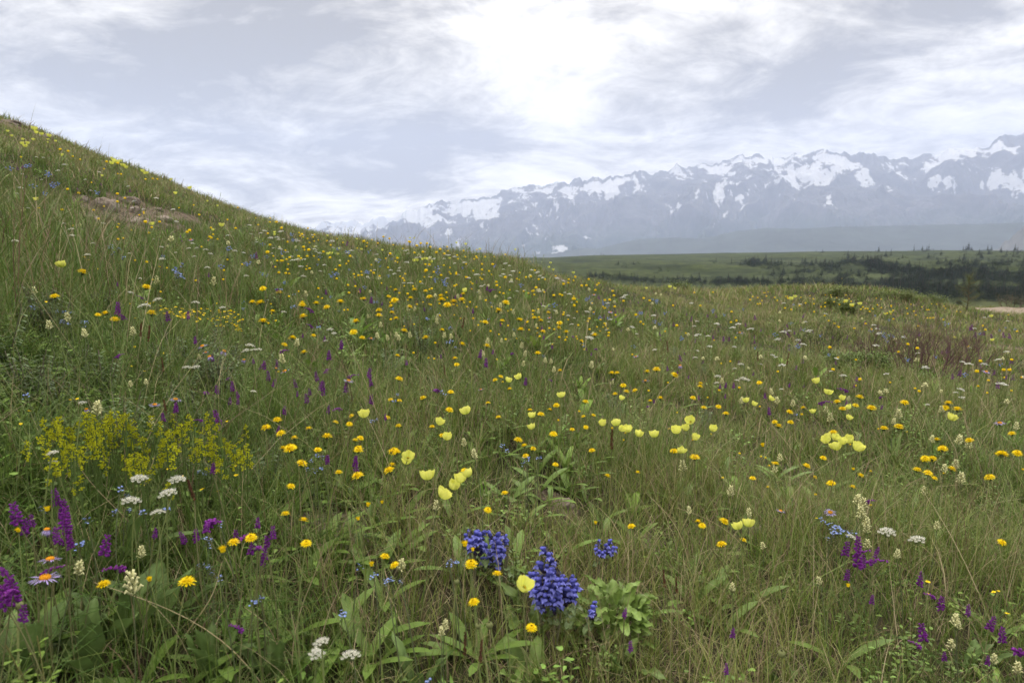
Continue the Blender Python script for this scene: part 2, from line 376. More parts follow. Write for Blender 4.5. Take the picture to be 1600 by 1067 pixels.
VR, VA = np.meshgrid(vr, va, indexing='ij')
me = np_mesh('valley_floor', np.stack([VR*np.sin(VA), VR*np.cos(VA), VR*0+ZV-1], -1).reshape(-1, 3), None, grid_quads(7, 120, True)[:, ::-1], [m])
tag(mk('valley_floor', me), kind='structure')
# ------------------------------------------------------------------ air
m, t, o = new_mat('haze'); pv = t.nodes.new('ShaderNodeVolumePrincipled')
pv.inputs['Color'].default_value = (0.565, 0.662, 0.915, 1); pv.inputs['Density'].default_value = 7.3e-5; pv.inputs['Anisotropy'].default_value = 0.0
L(t, pv.outputs[0], o.inputs['Volume'])
B = 19500; zb_, zt = ZV-3, 3350.0
Vb = [(-B, -B, zb_), (B, -B, zb_), (B, B, zb_), (-B, B, zb_), (-B, -B, zt), (B, -B, zt), (B, B, zt), (-B, B, zt)]
me = np_mesh('haze', np.array(Vb), None, np.array([(0, 3, 2, 1), (4, 5, 6, 7), (0, 1, 5, 4), (1, 2, 6, 5), (2, 3, 7, 6), (3, 0, 4, 7)]), [m], smooth=False)
tag(mk('haze', me), kind='stuff')
# ==================================================================== plant building
class Geo:
    """a small mesh under construction: triangles, one colour per vertex"""
    def __init__(self): self.v = []; self.t = []; self.c = []; self.n = 0
    def add(self, V, T, col):
        V = np.asarray(V, float); T = np.asarray(T, int)
        self.v.append(V); self.t.append(T+self.n)
        c = np.asarray(col, float); self.c.append(np.broadcast_to(c, (len(V), 3)) if c.ndim == 1 else c); self.n += len(V); return self
    def join(self, g, M=None, s=1.0, loc=(0, 0, 0)):
        V, T, C = g.arr(); V = V*s
        if M is not None: V = V@M.T
        return self.add(V+np.asarray(loc), T, C)
    def arr(self): return np.concatenate(self.v), np.concatenate(self.t), np.concatenate(self.c)
    def mesh(self, name, mat):
        V, T, C = self.arr(); return np_mesh(name, V, T, None, [mat], col=C)
def rotm(rx=0, ry=0, rz=0): return np.array(Euler((rx, ry, rz)).to_matrix())
def q2t(Q): Q = np.asarray(Q); return np.concatenate([Q[:, [0, 1, 2]], Q[:, [0, 2, 3]]])
def jit(col, a=0.15): return np.clip(np.asarray(col)*(1+random.uniform(-a, a)), 0, 1)
def tube(g, P, r, sides, col, cap=False):
    P = np.asarray(P, float); n = len(P); r = np.broadcast_to(np.asarray(r, float), (n,))
    t = np.gradient(P, axis=0); t /= np.linalg.norm(t, axis=1)[:, None]+1e-9
    ref = np.array([0.3, 0.95, 0.1]); u = np.cross(t, ref); u /= np.linalg.norm(u, axis=1)[:, None]+1e-9; w = np.cross(t, u)
    a = np.linspace(0, 2*math.pi, sides, endpoint=False)
    V = P[:, None, :]+r[:, None, None]*(np.cos(a)[None, :, None]*u[:, None, :]+np.sin(a)[None, :, None]*w[:, None, :])
    g.add(V.reshape(-1, 3), q2t(grid_quads(n, sides, True)), col)
def leaf(g, base, d, length, width, col, up=(0, 0, 1), bend=0.0, segs=4, fold=0.15, shape=0.5, twist=0.0, tipcol=None):
    """a pointed blade: width peaks at 'shape' of its length, arching by 'bend'"""
    d = np.asarray(d, float); d /= np.linalg.norm(d)+1e-9; up = np.asarray(up, float)
    s = np.cross(d, up); s /= np.linalg.norm(s)+1e-9; nrm = np.cross(s, d)
    if twist: s, nrm = s*math.cos(twist)+nrm*math.sin(twist), nrm*math.cos(twist)-s*math.sin(twist)
    t = np.linspace(0, 1, segs+1)
    wv = width*0.5*np.where(t < shape, np.sin(np.minimum(t/shape, 1)*math.pi/2)**0.8, np.cos((t-shape)/(1-shape)*math.pi/2)**0.8)
    wv[0] = max(wv[0], width*0.06)
    c = np.asarray(base)+d*(t*length)[:, None]-nrm*(bend*length*t**2)[:, None]
    Lf = c+s*wv[:, None]+nrm*(wv*fold)[:, None]; Rt = c-s*wv[:, None]+nrm*(wv*fold)[:, None]
    V = np.concatenate([Lf, c, Rt]); n = segs+1; T = []
    for i in range(segs):
        for a, b in ((0, n), (n, 2*n)):
            T += [(a+i, b+i, b+i+1), (a+i, b+i+1, a+i+1)]
    C = np.broadcast_to(np.asarray(col, float), (len(V), 3)).copy()
    if tipcol is not None:
        k = np.tile(t, 3)[:, None]**2; C = C*(1-k)+np.asarray(tipcol)*k
    g.add(V, T, C)
def blob(g, c, r, col, n=6, m=4, squash=(1, 1, 1), M=None):
    th = np.linspace(0, math.pi, m+1); ph = np.linspace(0, 2*math.pi, n, endpoint=False)
    TH, PH = np.meshgrid(th, ph, indexing='ij')
    V = np.stack([np.sin(TH)*np.cos(PH), np.sin(TH)*np.sin(PH), np.cos(TH)], -1).reshape(-1, 3)*r*np.asarray(squash)
    if M is not None: V = V@M.T
    g.add(V+np.asarray(c), q2t(grid_quads(m+1, n, True)), col)
def dirv(az, el): return np.array([math.cos(az)*math.cos(el), math.sin(az)*math.cos(el), math.sin(el)])
U = random.uniform
GREEN = (0.118, 0.192, 0.034); DGREEN = (0.075, 0.138, 0.028); BGREEN = (0.108, 0.172, 0.058); OLIVE = (0.14, 0.145, 0.05); STRAW = (0.36, 0.30, 0.17); BROWN = (0.13, 0.085, 0.05); STEMC = (0.15, 0.185, 0.06)
YEL = (0.93, 0.76, 0.012); PALE = (0.80, 0.80, 0.18); PURP = (0.21, 0.032, 0.28); BLUE = (0.092, 0.098, 0.38); LILAC = (0.42, 0.34, 0.66); SKYB = (0.26, 0.36, 0.78); CREAM = (0.66, 0.65, 0.36); WHITE = (0.92, 0.91, 0.84)
MAT_STEM = foliage_mat('stem', None, 0.0, 0.2, 0.6, 60); MAT_LEAF = foliage_mat('leaf', None, 0.25, 0.32, 0.5, 40); MAT_PETAL = foliage_mat('petal', None, 0.28, 0.12, 0.6, 80, 0.15)
MAT_BLUE = foliage_mat('blue_petal', None, 0.25, 0.5, 0.65, 160, 0.1)
MAT_POPPY = foliage_mat('poppy_petal', None, 0.32, 0.10, 0.5, 60, 0.15)
# ---- heads, all about their top-of-stem origin, real size in metres
def stem_geo(lean=0.1, r0=0.0016, r1=0.001, sides=5, n=6, col=STEMC, kink=0.0):
    g = Geo(); t = np.linspace(0, 1, n+1)
    P = np.stack([lean*t**2, kink*np.sin(t*math.pi)*0.3, t], -1); tube(g, P, np.linspace(r0, r1, n+1)*4.0, sides, col); return g
def dandelion_head(far=False, seed=0, openness=1.0):
    g = Geo(); rs = random.Random(seed)
    rings = [(24, .0185, .05, .0), (22, .0165, .32, .001), (18, .0135, .62, .002), (12, .009, .95, .003)] if not far else [(11, .018, .1, 0), (9, .014, .5, .002), (5, .009, 1.0, .003)]
    for n, l, el, z in rings:
        for k in range(n):
            az = k/n*6.283+rs.uniform(-.12, .12); e = el*openness+(1-openness)*1.3+rs.uniform(-.12, .12)
            leaf(g, dirv(az, 0)*.0015+np.array([0, 0, z]), dirv(az, e), l*rs.uniform(.88, 1.06), .0034 if not far else .0085, np.array(YEL)*np.array([1, rs.uniform(.86, 1.06), 1]), bend=.18, segs=2 if not far else 1, fold=.1, shape=.72)
    blob(g, (0, 0, .003), .0075, (.88, .64, .01), 7, 4, (1, 1, .8))
    return g
def calyx(r=.006, h=.010, col=(.10, .13, .05), n=9):
    g = Geo(); blob(g, (0, 0, -h*.4), r, col, 7, 4, (.85, .85, h/r*.7))
    for k in range(n): leaf(g, dirv(k*6.283/n, 0)*r*.6+np.array([0, 0, -h*.6]), dirv(k*6.283/n, .35), r*1.4, r*.45, col, segs=1, bend=.4)
    return g
def poppy_head(seed=0, far=False, shut=0.0):
    g = Geo(); rs = random.Random(seed); nr, nc = (3, 4) if far else (7, 9)
    for k in range(4):
        a0 = k*math.pi/2+rs.uniform(-.1, .1); w = 1.12 if k % 2 else 1.22; inner = .94 if k % 2 else 1.0; ph = rs.uniform(0, 6)
        t = np.linspace(0, 1, nr); s = np.linspace(-1, 1, nc); TT, SS = np.meshgrid(t, s, indexing='ij')
        rad = .0215*inner*(np.sin(TT*1.57*(1-shut*.1))**.75)*(1-shut*.35*TT**2)+.0003
        hz = .0275*TT**1.6*(1-.10*SS**2)+.0020*np.sin(SS*5+ph)*TT**3+.0016*np.sin(SS*11+ph)*TT**3
        rad = rad*(1+(.07*np.sin(SS*4+ph)+.035*np.sin(SS*12+ph*2)+.06*(rs.random()-.5))*TT)
        A = a0+SS*w*.80
        V = np.stack([rad*np.cos(A), rad*np.sin(A), hz], -1).reshape(-1, 3)
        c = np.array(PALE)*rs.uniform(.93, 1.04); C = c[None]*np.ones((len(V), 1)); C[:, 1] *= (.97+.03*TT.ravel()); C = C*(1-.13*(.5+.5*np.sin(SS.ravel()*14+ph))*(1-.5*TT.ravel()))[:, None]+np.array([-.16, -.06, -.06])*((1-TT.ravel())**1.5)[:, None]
        g.add(V, q2t(grid_quads(nr, nc)), np.clip(C, 0, 1))
    return g
def poppy_center():
    g = Geo(); blob(g, (0, 0, .006), .004, (.16, .22, .05), 7, 4, (1, 1, 1.4))
    for k in range(26):
        d = dirv(U(0, 6.28), U(.7, 1.35)); tube(g, [(0, 0, .002), d*.011], .0003, 3, (.7, .55, .06)); blob(g, d*.0115, .0010, (.80, .56, .04), 4, 3)
    return g
def pea_flower(g, base, az, el, l, col, rs):
    d = dirv(az, el); M = np.array(Vector(d).to_track_quat('X', 'Z').to_matrix())
    c = np.array(col)*rs.uniform(.65, 1.3)
    blob(g, np.asarray(base)+d*l*.5, l*.5, c, 6, 4, (1, .42, .52), M)
    leaf(g, np.asarray(base)+d*l*.25, d+np.array([0, 0, .9]), l*.7, l*.7, np.minimum(c*1.25, 1), up=(0, 0, 1), bend=.3, segs=2, shape=.6)
def raceme(seed=0, h=.054, n=24, col=PURP, l=.017, droop=-.35, arch=0.0, far=False, pyr=True):
    """a spike of pea flowers; it starts at the origin and rises h"""
    g = Geo(); rs = random.Random(seed)
    ax = lambda t: np.array([arch*h*t*t*1.3, 0, h*t-(arch*h*.55*t*t)])
    tube(g, [ax(t) for t in np.linspace(0, 1.05, 5)], .0010 if not far else .0018, 3, (.14, .06, .10))
    for k in range(n):
        t = (k+.5)/n; az = k*2.4+rs.uniform(-.3, .3); s = (1.0-.5*t if pyr else 1)
        pea_flower(g, ax(t)+dirv(az, 0)*.0015, az, droop+.9*t*(0 if arch else 1)+rs.uniform(-.2, .2), l*s, col, rs)
    return g
def hooded_flower(seed=0):
    """one two-lipped blue blossom, pointing +X, curved and hooded"""
    g = Geo(); rs = random.Random(seed)
    t = np.linspace(0, 1, 7); P = np.stack([t*.017, np.zeros(7), .007*t**1.5], -1); r = np.array([.0022, .0024, .0034, .0050, .0058, .0050, .0020])
    tube(g, P, r, 8, np.array(BLUE)*rs.uniform(.45, .7))
    hd = P[-2]; M = rotm(0, .35, 0)
    blob(g, hd+np.array([.003, 0, .0035]), .0068, np.array(BLUE)*rs.uniform(1.0, 1.35), 9, 5, (1.25, .74, .60), M)
    for s in (-1, 0, 1): leaf(g, hd+np.array([.001, s*.002, -.002]), (1, s*.8, -.85), .0125 if s == 0 else .009, .0085, np.array([.17, .18, .54]), bend=.5, segs=2, shape=.6)
    return g
def hairy_calyx():
    g = Geo(); blob(g, (.001, 0, 0), .0042, (.045, .030, .050), 6, 4, (1.7, 1, 1))
    for k in range(5): leaf(g, (.004, 0, 0), (1, .5*math.cos(k*1.26), .5*math.sin(k*1.26)), .008, .003, (.07, .045, .07), segs=1)
    return g
def umbel_head(seed=0, far=False, R0=.016):
    g = Geo(); rs = random.Random(seed); nu = 16 if not far else 7
    for k in range(nu):
        a = k*2.39996; q = math.sqrt((k+.5)/nu); x, y = R0*q*math.cos(a)*.92, R0*q*math.sin(a)*.92; z = .006*(1-q*q)+rs.uniform(-.0008, .0008)
        if not far: tube(g, [(0, 0, -.010), (x*.7, y*.7, -.003), (x, y, z-.001)], .0004, 3, (.16, .20, .08))
        m = 13 if not far else 1
        if far: blob(g, (x, y, z), R0*.36, np.array(WHITE)*rs.uniform(.85, 1.05), 5, 3, (1, 1, .35)); continue
        blob(g, (x, y, z-.0008), R0*.20, np.array((.78, .77, .64)), 6, 3, (1, 1, .45))
        for j in range(m):
            b = j*2.4; p = math.sqrt((j+.5)/m)*R0*.245; c = np.array([x+p*math.cos(b), y+p*math.sin(b), z+.0014-.5*p*p/R0+rs.uniform(-.0004, .0004)])
            for w in range(4): leaf(g, c, dirv(w*1.57+b, rs.uniform(-.1, .5)), .0023, .0020, np.array(WHITE)*rs.uniform(.88, 1.1), segs=1, shape=.6)
    return g
def forget_head(seed=0, far=False):
    g = Geo(); rs = random.Random(seed)
    for k in range(9 if not far else 6):
        c = np.array([rs.uniform(-.011, .011), rs.uniform(-.011, .011), rs.uniform(-.010, .008)])
        if not far: tube(g, [(0, 0, -.022), c*[.5, .5, 1]+[0, 0, -.006], c], .0004, 3, (.12, .14, .05))
        if far: blob(g, c, .0042, np.array(SKYB)*rs.uniform(.8, 1.2), 4, 3, (1, 1, .5)); continue
        tx, ty = rs.uniform(-.6, .6), rs.uniform(-.9, .3); M = rotm(ty, tx, 0); g2 = Geo()
        for w in range(5): leaf(g2, (0, 0, 0), dirv(w*1.2566, .12), .0040, .0040, np.array(SKYB)*rs.uniform(.85, 1.15), segs=2, shape=.62)
        blob(g2, (0, 0, .0004), .0008, (.8, .7, .2), 5, 3); g.join(g2, M, 1, c)
    return g
def lousewort_head(seed=0, far=False, h=.026, green=0.0):
    g = Geo(); rs = random.Random(seed); n = 20 if not far else 10
    base = np.array(CREAM)*(1-green)+np.array((.22, .27, .08))*green
    tube(g, [(0, 0, 0), (0, 0, h)], .0015, 4, (.14, .17, .06))
    for k in range(n):
        t = k/n; az = k*2.4+rs.uniform(-.2, .2); l = .0125*(1-.35*t); d = dirv(az, .5+.5*t); p = np.array([0, 0, h*t])
        tube(g, [p, p+d*l*.6, p+d*l*.95+np.array([0, 0, l*.2]), p+d*l*1.2-np.array([0, 0, l*.12])], np.array([.0010, .0016, .0021, .0010])*(1 if not far else 1.7), 4, base*rs.uniform(.82, 1.1))
        leaf(g, p, dirv(az+.4, .1), .006, .003, (.10, .14, .05), segs=1)
    return g
def aster_rays(seed=0, far=False, droop=0.0):
    g = Geo(); rs = random.Random(seed); n = 26 if not far else 12
    for k in range(n):
        a = k/n*6.283+rs.uniform(-.05, .05); leaf(g, dirv(a, 0)*.005, dirv(a, rs.uniform(-.3, .25)-droop), .0155*rs.uniform(.85, 1.08), .0017 if not far else .0048, np.array(LILAC)*rs.uniform(.85, 1.12), bend=.12+droop*.2, segs=2, shape=.6)
    return g
def aster_disc():
    g = Geo(); blob(g, (0, 0, .001), .0065, (.80, .34, .015), 9, 5, (1, 1, .62))
    for k in range(24):
        a = k*2.4; q = math.sqrt(k/24)*.0062; blob(g, (q*math.cos(a), q*math.sin(a), .0015+.0036*(1-(q/.0066)**2)), .0009, (.86, .44, .03), 4, 2)
    return g
def five_petal(seed=0, r=.0075, col=(.88, .68, .02), n=5, wide=.0072):
    g = Geo(); rs = random.Random(seed)
    for k in range(n): leaf(g, (0, 0, 0), dirv(k*6.283/n, rs.uniform(.1, .4)), r, wide, np.array(col)*rs.uniform(.9, 1.08), segs=2, shape=.66)
    blob(g, (0, 0, .001), .0014, (.75, .5, .02), 5, 3); return g
def pinnate(g, base, az, el, l, npair, lw, ll, col, bend=.5, rs=random):
    d = dirv(az, el); up = np.array([0, 0, 1.0]); s = np.cross(d, up); s /= np.linalg.norm(s)+1e-9; nr = np.cross(s, d)
    pt = lambda t: np.asarray(base)+d*l*t-nr*bend*l*t*t
    tube(g, [pt(t) for t in (0, .5, 1)], .0007, 3, np.array(col)*1.1)
    for k in range(npair):
        t = .2+.8*k/npair; tg = d-2*nr*bend*t
        for sg in (-1, 1):
            leaf(g, pt(t), tg*.45+s*sg*.9+up*rs.uniform(-.1, .25), ll*(1-.45*t)*rs.uniform(.85, 1.1), lw*(1-.3*t), jit(col, .18), segs=1, shape=.5, up=nr)
    leaf(g, pt(1), d-2*nr*bend, ll*.6, lw, col, segs=1, up=nr)
# ---- herb clumps used both for the leafy ground cover and at the foot of single plants
def herb(kind, seed):
    g = Geo(); rs = random.Random(seed); random.seed(seed)
    if kind == 'vetch':
        for k in range(rs.randint(6, 9)): pinnate(g, (0, 0, 0), rs.uniform(0, 6.28), rs.uniform(.5, 1.3), rs.uniform(.09, .16), 9, .008, .022, jit(DGREEN, .3), .45, rs)
    elif kind == 'feather':
        for k in range(rs.randint(8, 12)):
            az = rs.uniform(0, 6.28); pinnate(g, (0, 0, 0), az, rs.uniform(.4, 1.35), rs.uniform(.08, .15), 12, .0035, .022, jit(BGREEN, .25), .4, rs)
    elif kind == 'silver':
        for k in range(rs.randint(5, 7)):
            h = rs.uniform(.10, .17); a = rs.uniform(0, 6.28); P = np.array([math.cos(a)*.04, math.sin(a)*.04, h]); tube(g, [(0, 0, 0), P*.5+[0, 0, .01], P], .001, 3, (.14, .12, .09))
            for j in range(9):
                q = P*(.25+.75*j/9); 
                for w in range(3): leaf(g, q, dirv(j*2.1+w*2.1, rs.uniform(-.1, .5)), .030, .006, jit((.085, .125, .050), .2), segs=2, bend=.3)
    elif kind == 'broad':
        for k in range(rs.randint(6, 10)): leaf(g, (0, 0, 0), dirv(rs.uniform(0, 6.28), rs.uniform(.35, 1.35)), rs.uniform(.07, .15), rs.uniform(.020, .036), jit(GREEN, .3), bend=rs.uniform(.1, .6), segs=5, shape=.6, fold=.3)
    elif kind == 'lance':
        for k in range(rs.randint(7, 12)): leaf(g, (rs.uniform(-.01, .01), rs.uniform(-.01, .01), 0), dirv(rs.uniform(0, 6.28), rs.uniform(.6, 1.45)), rs.uniform(.07, .15), rs.uniform(.008, .014), jit(GREEN, .3), bend=rs.uniform(.1, .6), segs=5, shape=.45, fold=.35)
    elif kind == 'small':
        for k in range(26):
            c = np.array([rs.gauss(0, .035), rs.gauss(0, .035), rs.uniform(.01, .07)]); leaf(g, c, dirv(rs.uniform(0, 6.28), rs.uniform(-.1, .9)), rs.uniform(.014, .026), rs.uniform(.008, .014), jit(GREEN, .35), segs=2, bend=.2)
    elif kind == 'sprig':
        for k in range(4):
            h = rs.uniform(.10, .2); a = rs.uniform(0, 6.28); lx = rs.uniform(.02, .06); P = lambda t: np.array([math.cos(a)*lx*t, math.sin(a)*lx*t, h*t]); tube(g, [P(0), P(.5), P(1)], .0012, 3, (.14, .14, .05))
            for j in range(11): leaf(g, P(.15+.85*j/11), dirv(j*2.4, rs.uniform(.1, .8)), .032*(1.1-.5*j/11), .009, jit(GREEN, .25), segs=2, bend=.35)
    return g
KINDS = ('vetch', 'feather', 'silver', 'broad', 'lance', 'small', 'sprig')
HERBS = {k: [herb(k, 100+i*7+len(k)) for i in range(3)] for k in KINDS}
random.seed(11)
def batch(name, items, mat, label=None, cat=None):
    """items: (Geo, pos (N,3), scale (N,), rz (N,), tint (N,3)) joined into one uncountable mass"""
    Vs, Ts, Cs = [], [], []; off = 0
    for g, pos, sc, rz, tint in items:
        if len(pos) == 0: continue
        V, T, C = g.arr(); c, s = np.cos(rz)[:, None], np.sin(rz)[:, None]
        X = (V[None, :, 0]*c-V[None, :, 1]*s)*sc[:, None]; Y = (V[None, :, 0]*s+V[None, :, 1]*c)*sc[:, None]; Z = V[None, :, 2]*sc[:, None]
        W = np.stack([X, Y, Z], -1)+pos[:, None, :]
        n = len(pos); Vs.append(W.reshape(-1, 3).astype(np.float32)); Cs.append((C[None]*tint[:, None, :]).reshape(-1, 3).astype(np.float32))
        Ts.append((T[None]+(np.arange(n)*len(V))[:, None, None]).reshape(-1, 3)+off); off += n*len(V)
    me = np_mesh(name, np.concatenate(Vs), np.concatenate(Ts), None, [mat], col=np.concatenate(Cs))
    return tag(mk(name, me), label, cat, kind='stuff')
# ---- where things grow
def scatter(n, r0, r1, azlo=-50, azhi=50, power=0.0):
    az = rng.uniform(R(azlo), R(azhi), n); u = rng.random(n)
    e = 2-power; r = (r0**e+u*(r1**e-r0**e))**(1/e) if abs(e) > 1e-3 else r0*(r1/r0)**u
    x, y = r*np.sin(az), r*np.cos(az); Rc, _ = crest(az)
    k = r < Rc*1.22; return x[k], y[k]
def lushness(x, y):     # 1 = green and leafy (left), 0 = dry fine grass (middle and right foreground)
    r = np.hypot(x, y); az = np.degrees(np.arctan2(x, y))
    v = 0.54+0.48*fbm(x*0.8, y*0.8, 61, 3)
    v = v+0.40*sstep(-8, -22, az)*sstep(9, 6, r)
    v = v+0.30*sstep(2.6, 3.4, r)*sstep(8.5, 5, r)*sstep(22, 5, az)
    v = v-0.30*sstep(3.4, 2.2, r)*sstep(-20, -10, az)*sstep(30, 22, az)-0.35*sstep(8, 12, r)
    return np.clip(v+0.16*fbm(x*4, y*4, 63, 2), 0, 1)
def zone(px, py, rad):
    x, y, _, _ = place(px, py, 0); return x, y, rad
TALL = [zone(40, 430, 1.0), zone(100, 415, .8), zone(190, 440, .6), zone(10, 470, .8), zone(390, 800, .12), zone(460, 700, .2)]
def tallness(x, y):
    t = np.zeros_like(x)
    for a, b, r in TALL: t = np.maximum(t, np.exp(-((x-a)**2+(y-b)**2)/(2*(r*.7)**2)))
    return t
def blades(cx, cy, per, spread, hmin, hmax, wid, lean, seg, dryfrac, name):
    n = len(cx); lu = lushness(cx, cy); bare_ = bare(cx, cy); keep = rng.random(n) > bare_*0.86; cx, cy, lu = cx[keep], cy[keep], lu[keep]; n = len(cx)
    hs = rng.uniform(0.75, 1.25, n)*(1+0.5*tallness(cx, cy))*(0.88+0.65*fbm(cx*1.9, cy*1.9, 77, 3)); th = rng.random(n)
    cx = np.repeat(cx, per); cy = np.repeat(cy, per); lu = np.repeat(lu, per); hs = np.repeat(hs, per); th = np.repeat(th, per); n = len(cx)
    a = rng.uniform(0, 2*math.pi, n); rad = spread*np.sqrt(rng.random(n)); x = cx+rad*np.cos(a); y = cy+rad*np.sin(a); z = terr(x, y)-0.004
    h = rng.uniform(hmin, hmax, n)*hs; w = wid*rng.uniform(.6, 1.4, n)
    la = a+rng.normal(0, .7, n); ln = np.abs(rng.normal(lean, lean*.6, n))*h
    curl = np.abs(rng.normal(.35, .25, n))*h
    dl = np.stack([np.cos(la), np.sin(la), 0*la], -1); wa = la+math.pi/2+rng.normal(0, .6, n); dw = np.stack([np.cos(wa), np.sin(wa), 0*wa], -1)
    ts = np.linspace(0, 1, seg+1); rows = []
    for t in ts:
        c = np.stack([x, y, z], -1)+dl*(ln*t+curl*t*t*t)[:, None]; c[:, 2] += h*(t-0.30*(curl/h)*t**3)
        if t < 1: ww = (w*(1-.75*t**1.5)*.5)[:, None]*dw; rows += [c-ww, c+ww]
        else: rows.append(c)
    V = np.stack(rows, 1); m = V.shape[1]; T = []
    for i in range(seg-1): T += [(2*i, 2*i+1, 2*i+3), (2*i, 2*i+3, 2*i+2)]
    T.append((m-3, m-2, m-1)); T = np.array(T)
    F = (T[None]+(np.arange(n)*m)[:, None, None]).reshape(-1, 3)
    pal = np.array([(0.068, 0.142, 0.020), (0.115, 0.195, 0.029), (0.168, 0.222, 0.042), (0.215, 0.22, 0.060), (0.27, 0.225, 0.12), (0.36, 0.30, 0.18), (0.17, 0.115, 0.075)])
    q = np.clip((1-lu)*1.75+rng.normal(0.12, .75, n)+(th-.5)*1.1, 0, 3.6); i0 = np.floor(q).astype(int); f = (q-i0)[:, None]
    col = pal[i0]*(1-f)+pal[np.minimum(i0+1, 6)]*f
    dry = rng.random(n) < dryfrac*(1.5-lu); col[dry] = pal[rng.integers(4, 7, dry.sum())]
    col = col*rng.uniform(.62, 1.15, (n, 1))
    C = np.repeat(col[:, None, :], m, 1); tipk = np.linspace(0, 1, m)[None, :, None]**3*.35; C = C*(1-tipk)+np.array([.30, .25, .13])*tipk
    return V.reshape(-1, 3), F, C.reshape(-1, 3)
def grass_obj(name, specs, label, cat):
    Vs, Fs, Cs = [], [], []; off = 0
    for s in specs:
        V, F, C = blades(*s, name); Vs.append(V.astype(np.float32)); Fs.append(F+off); Cs.append(C.astype(np.float32)); off += len(V)
    me = np_mesh(name, np.concatenate(Vs), np.concatenate(Fs), None, [MAT_GRASS], col=np.concatenate(Cs)); return tag(mk(name, me), label, cat, kind='stuff')
MAT_GRASS = foliage_mat('grass_blade', None, 0.24, 0.18, 0.5, 14, 0.25)
sp = []
x, y = scatter(9800, .5, 3.0, -78, 78); sp.append((x, y, 9, .022, .05, .16, .0022, .28, 3, .18))
x, y = scatter(5600, .5, 3.0, -78, 78); sp.append((x, y, 4, .012, .14, .27, .0018, .16, 4, .22))
x, y = scatter(21000, 3.0, 7.0, -65, 65, power=.5); sp.append((x, y, 7, .035, .06, .17, .0040, .28, 2, .22))
x, y = scatter(5000, 3.0, 7.0, power=.5); sp.append((x, y, 4, .02, .13, .24, .0028, .2, 3, .34))
x, y = scatter(30000, 7.0, 15.0, -57, 57, power=.8); sp.append((x, y, 5, .06, .05, .13, .0070, .3, 2, .25))
x, y = scatter(38000, 14.0, 42.0, -10, 56, power=.8); sp.append((x, y, 4, .14, .07, .20, .016, .3, 2, .25))
x, y = scatter(9000, 14.0, 24.0, -50, -10, power=.8); sp.append((x, y, 4, .14, .07, .19, .014, .3, 2, .25))
grass_obj('grass', sp, 'green and olive meadow grass covering the whole slope', 'grass')
sp = []        # matted dead blades low to the ground
x, y = scatter(6300, .5, 3.2, -78, 78); sp.append((x, y, 5, .05, .01, .045, .0022, 2.2, 3, 3.0))
x, y = scatter(9000, 3.0, 9.0, power=.5); sp.append((x, y, 4, .06, .015, .05, .005, 2.0, 2, 3.0))
grass_obj('dry_thatch', sp, 'matted dead tan grass lying under the green blades', 'dry grass')
x, y = TALL[0][:2]
# tall dry stalks, swaying
sp = []
def tall_pts(n):
    c = [TALL[i] for i in rng.integers(0, 4, n)]; c = np.array(c); return c[:, 0]+rng.normal(0, .55, n)*c[:, 2], c[:, 1]+rng.normal(0, .6, n)*c[:, 2]
x, y = tall_pts(300); sp.append((x, y, 3, .05, .26, .46, .0042, .14, 4, .62))
x, y = scatter(260, .9, 3.4); sp.append((x, y, 1, .01, .22, .38, .0022, .5, 5, 1.5))
x, y = scatter(1500, 3.2, 10, power=.6); sp.append((x, y, 1, .01, .22, .36, .0045, .3, 4, 1.2))
grass_obj('grass_stalks', sp, 'thin straw coloured grass stalks standing above the green sward', 'grass stalks')
items = []
def herb_items(n, r0, r1, power, smin, smax, kinds=KINDS, azl=-50, azh=50):
    for ki, kd in enumerate(kinds):
        for g in HERBS[kd]:
            x, y = scatter(n, r0, r1, azl, azh, power)
            lu = lushness(x, y); pat = fbm(x*1.1+ki*7, y*1.1, 90+ki, 2); keep = (rng.random(len(x)) < np.clip(lu*1.15+pat*1.2-.12, 0.02, 1))*(bare(x, y) < .3)
            if kd == 'silver': keep = keep & (rng.random(len(x)) < .2)
            if kd == 'broad': keep = keep & (rng.random(len(x)) < .3)
            if kd == 'lance': keep = keep & (rng.random(len(x)) < .6)
            keep = keep.astype(bool); x, y = x[keep], y[keep]; k = len(x)
            items.append((g, np.stack([x, y, terr(x, y)], -1), rng.uniform(smin, smax, k), rng.uniform(0, 6.28, k), rng.uniform(.75, 1.25, (k, 1))*rng.uniform(.93, 1.07, (k, 3))))
herb_items(94, .5, 3.0, 0.3, .55, .95, KINDS, -78, 78)
herb_items(130, 3.0, 7.5, .7, .8, 1.3)
herb_items(150, 7.0, 16, .8, .9, 1.5, kinds=('vetch', 'feather', 'small', 'sprig'))
for q, kd in ((14, 'silver'), (200, 'small'), (110, 'vetch'), (60, 'feather')):        # the leafy darker left side
    for g in HERBS[kd]:
        c = np.array([zone(px, py, 1)[:2] for px, py in ((60, 620), (120, 690), (40, 720), (150, 560), (300, 640), (60, 540), (230, 600))])[rng.integers(0, 7, q)]; P = c+rng.normal(0, .28, (q, 2)); k = q
        items.append((g, np.stack([P[:, 0], P[:, 1], terr(P[:, 0], P[:, 1])], -1), rng.uniform(.8, 1.3, k), rng.uniform(0, 6.28, k), rng.uniform(.7, 1.1, (k, 1))*np.ones((k, 3))))
batch('leafy_herbs', items, MAT_LEAF, 'low leafy and feathery meadow herbs among the grass', 'ground cover')
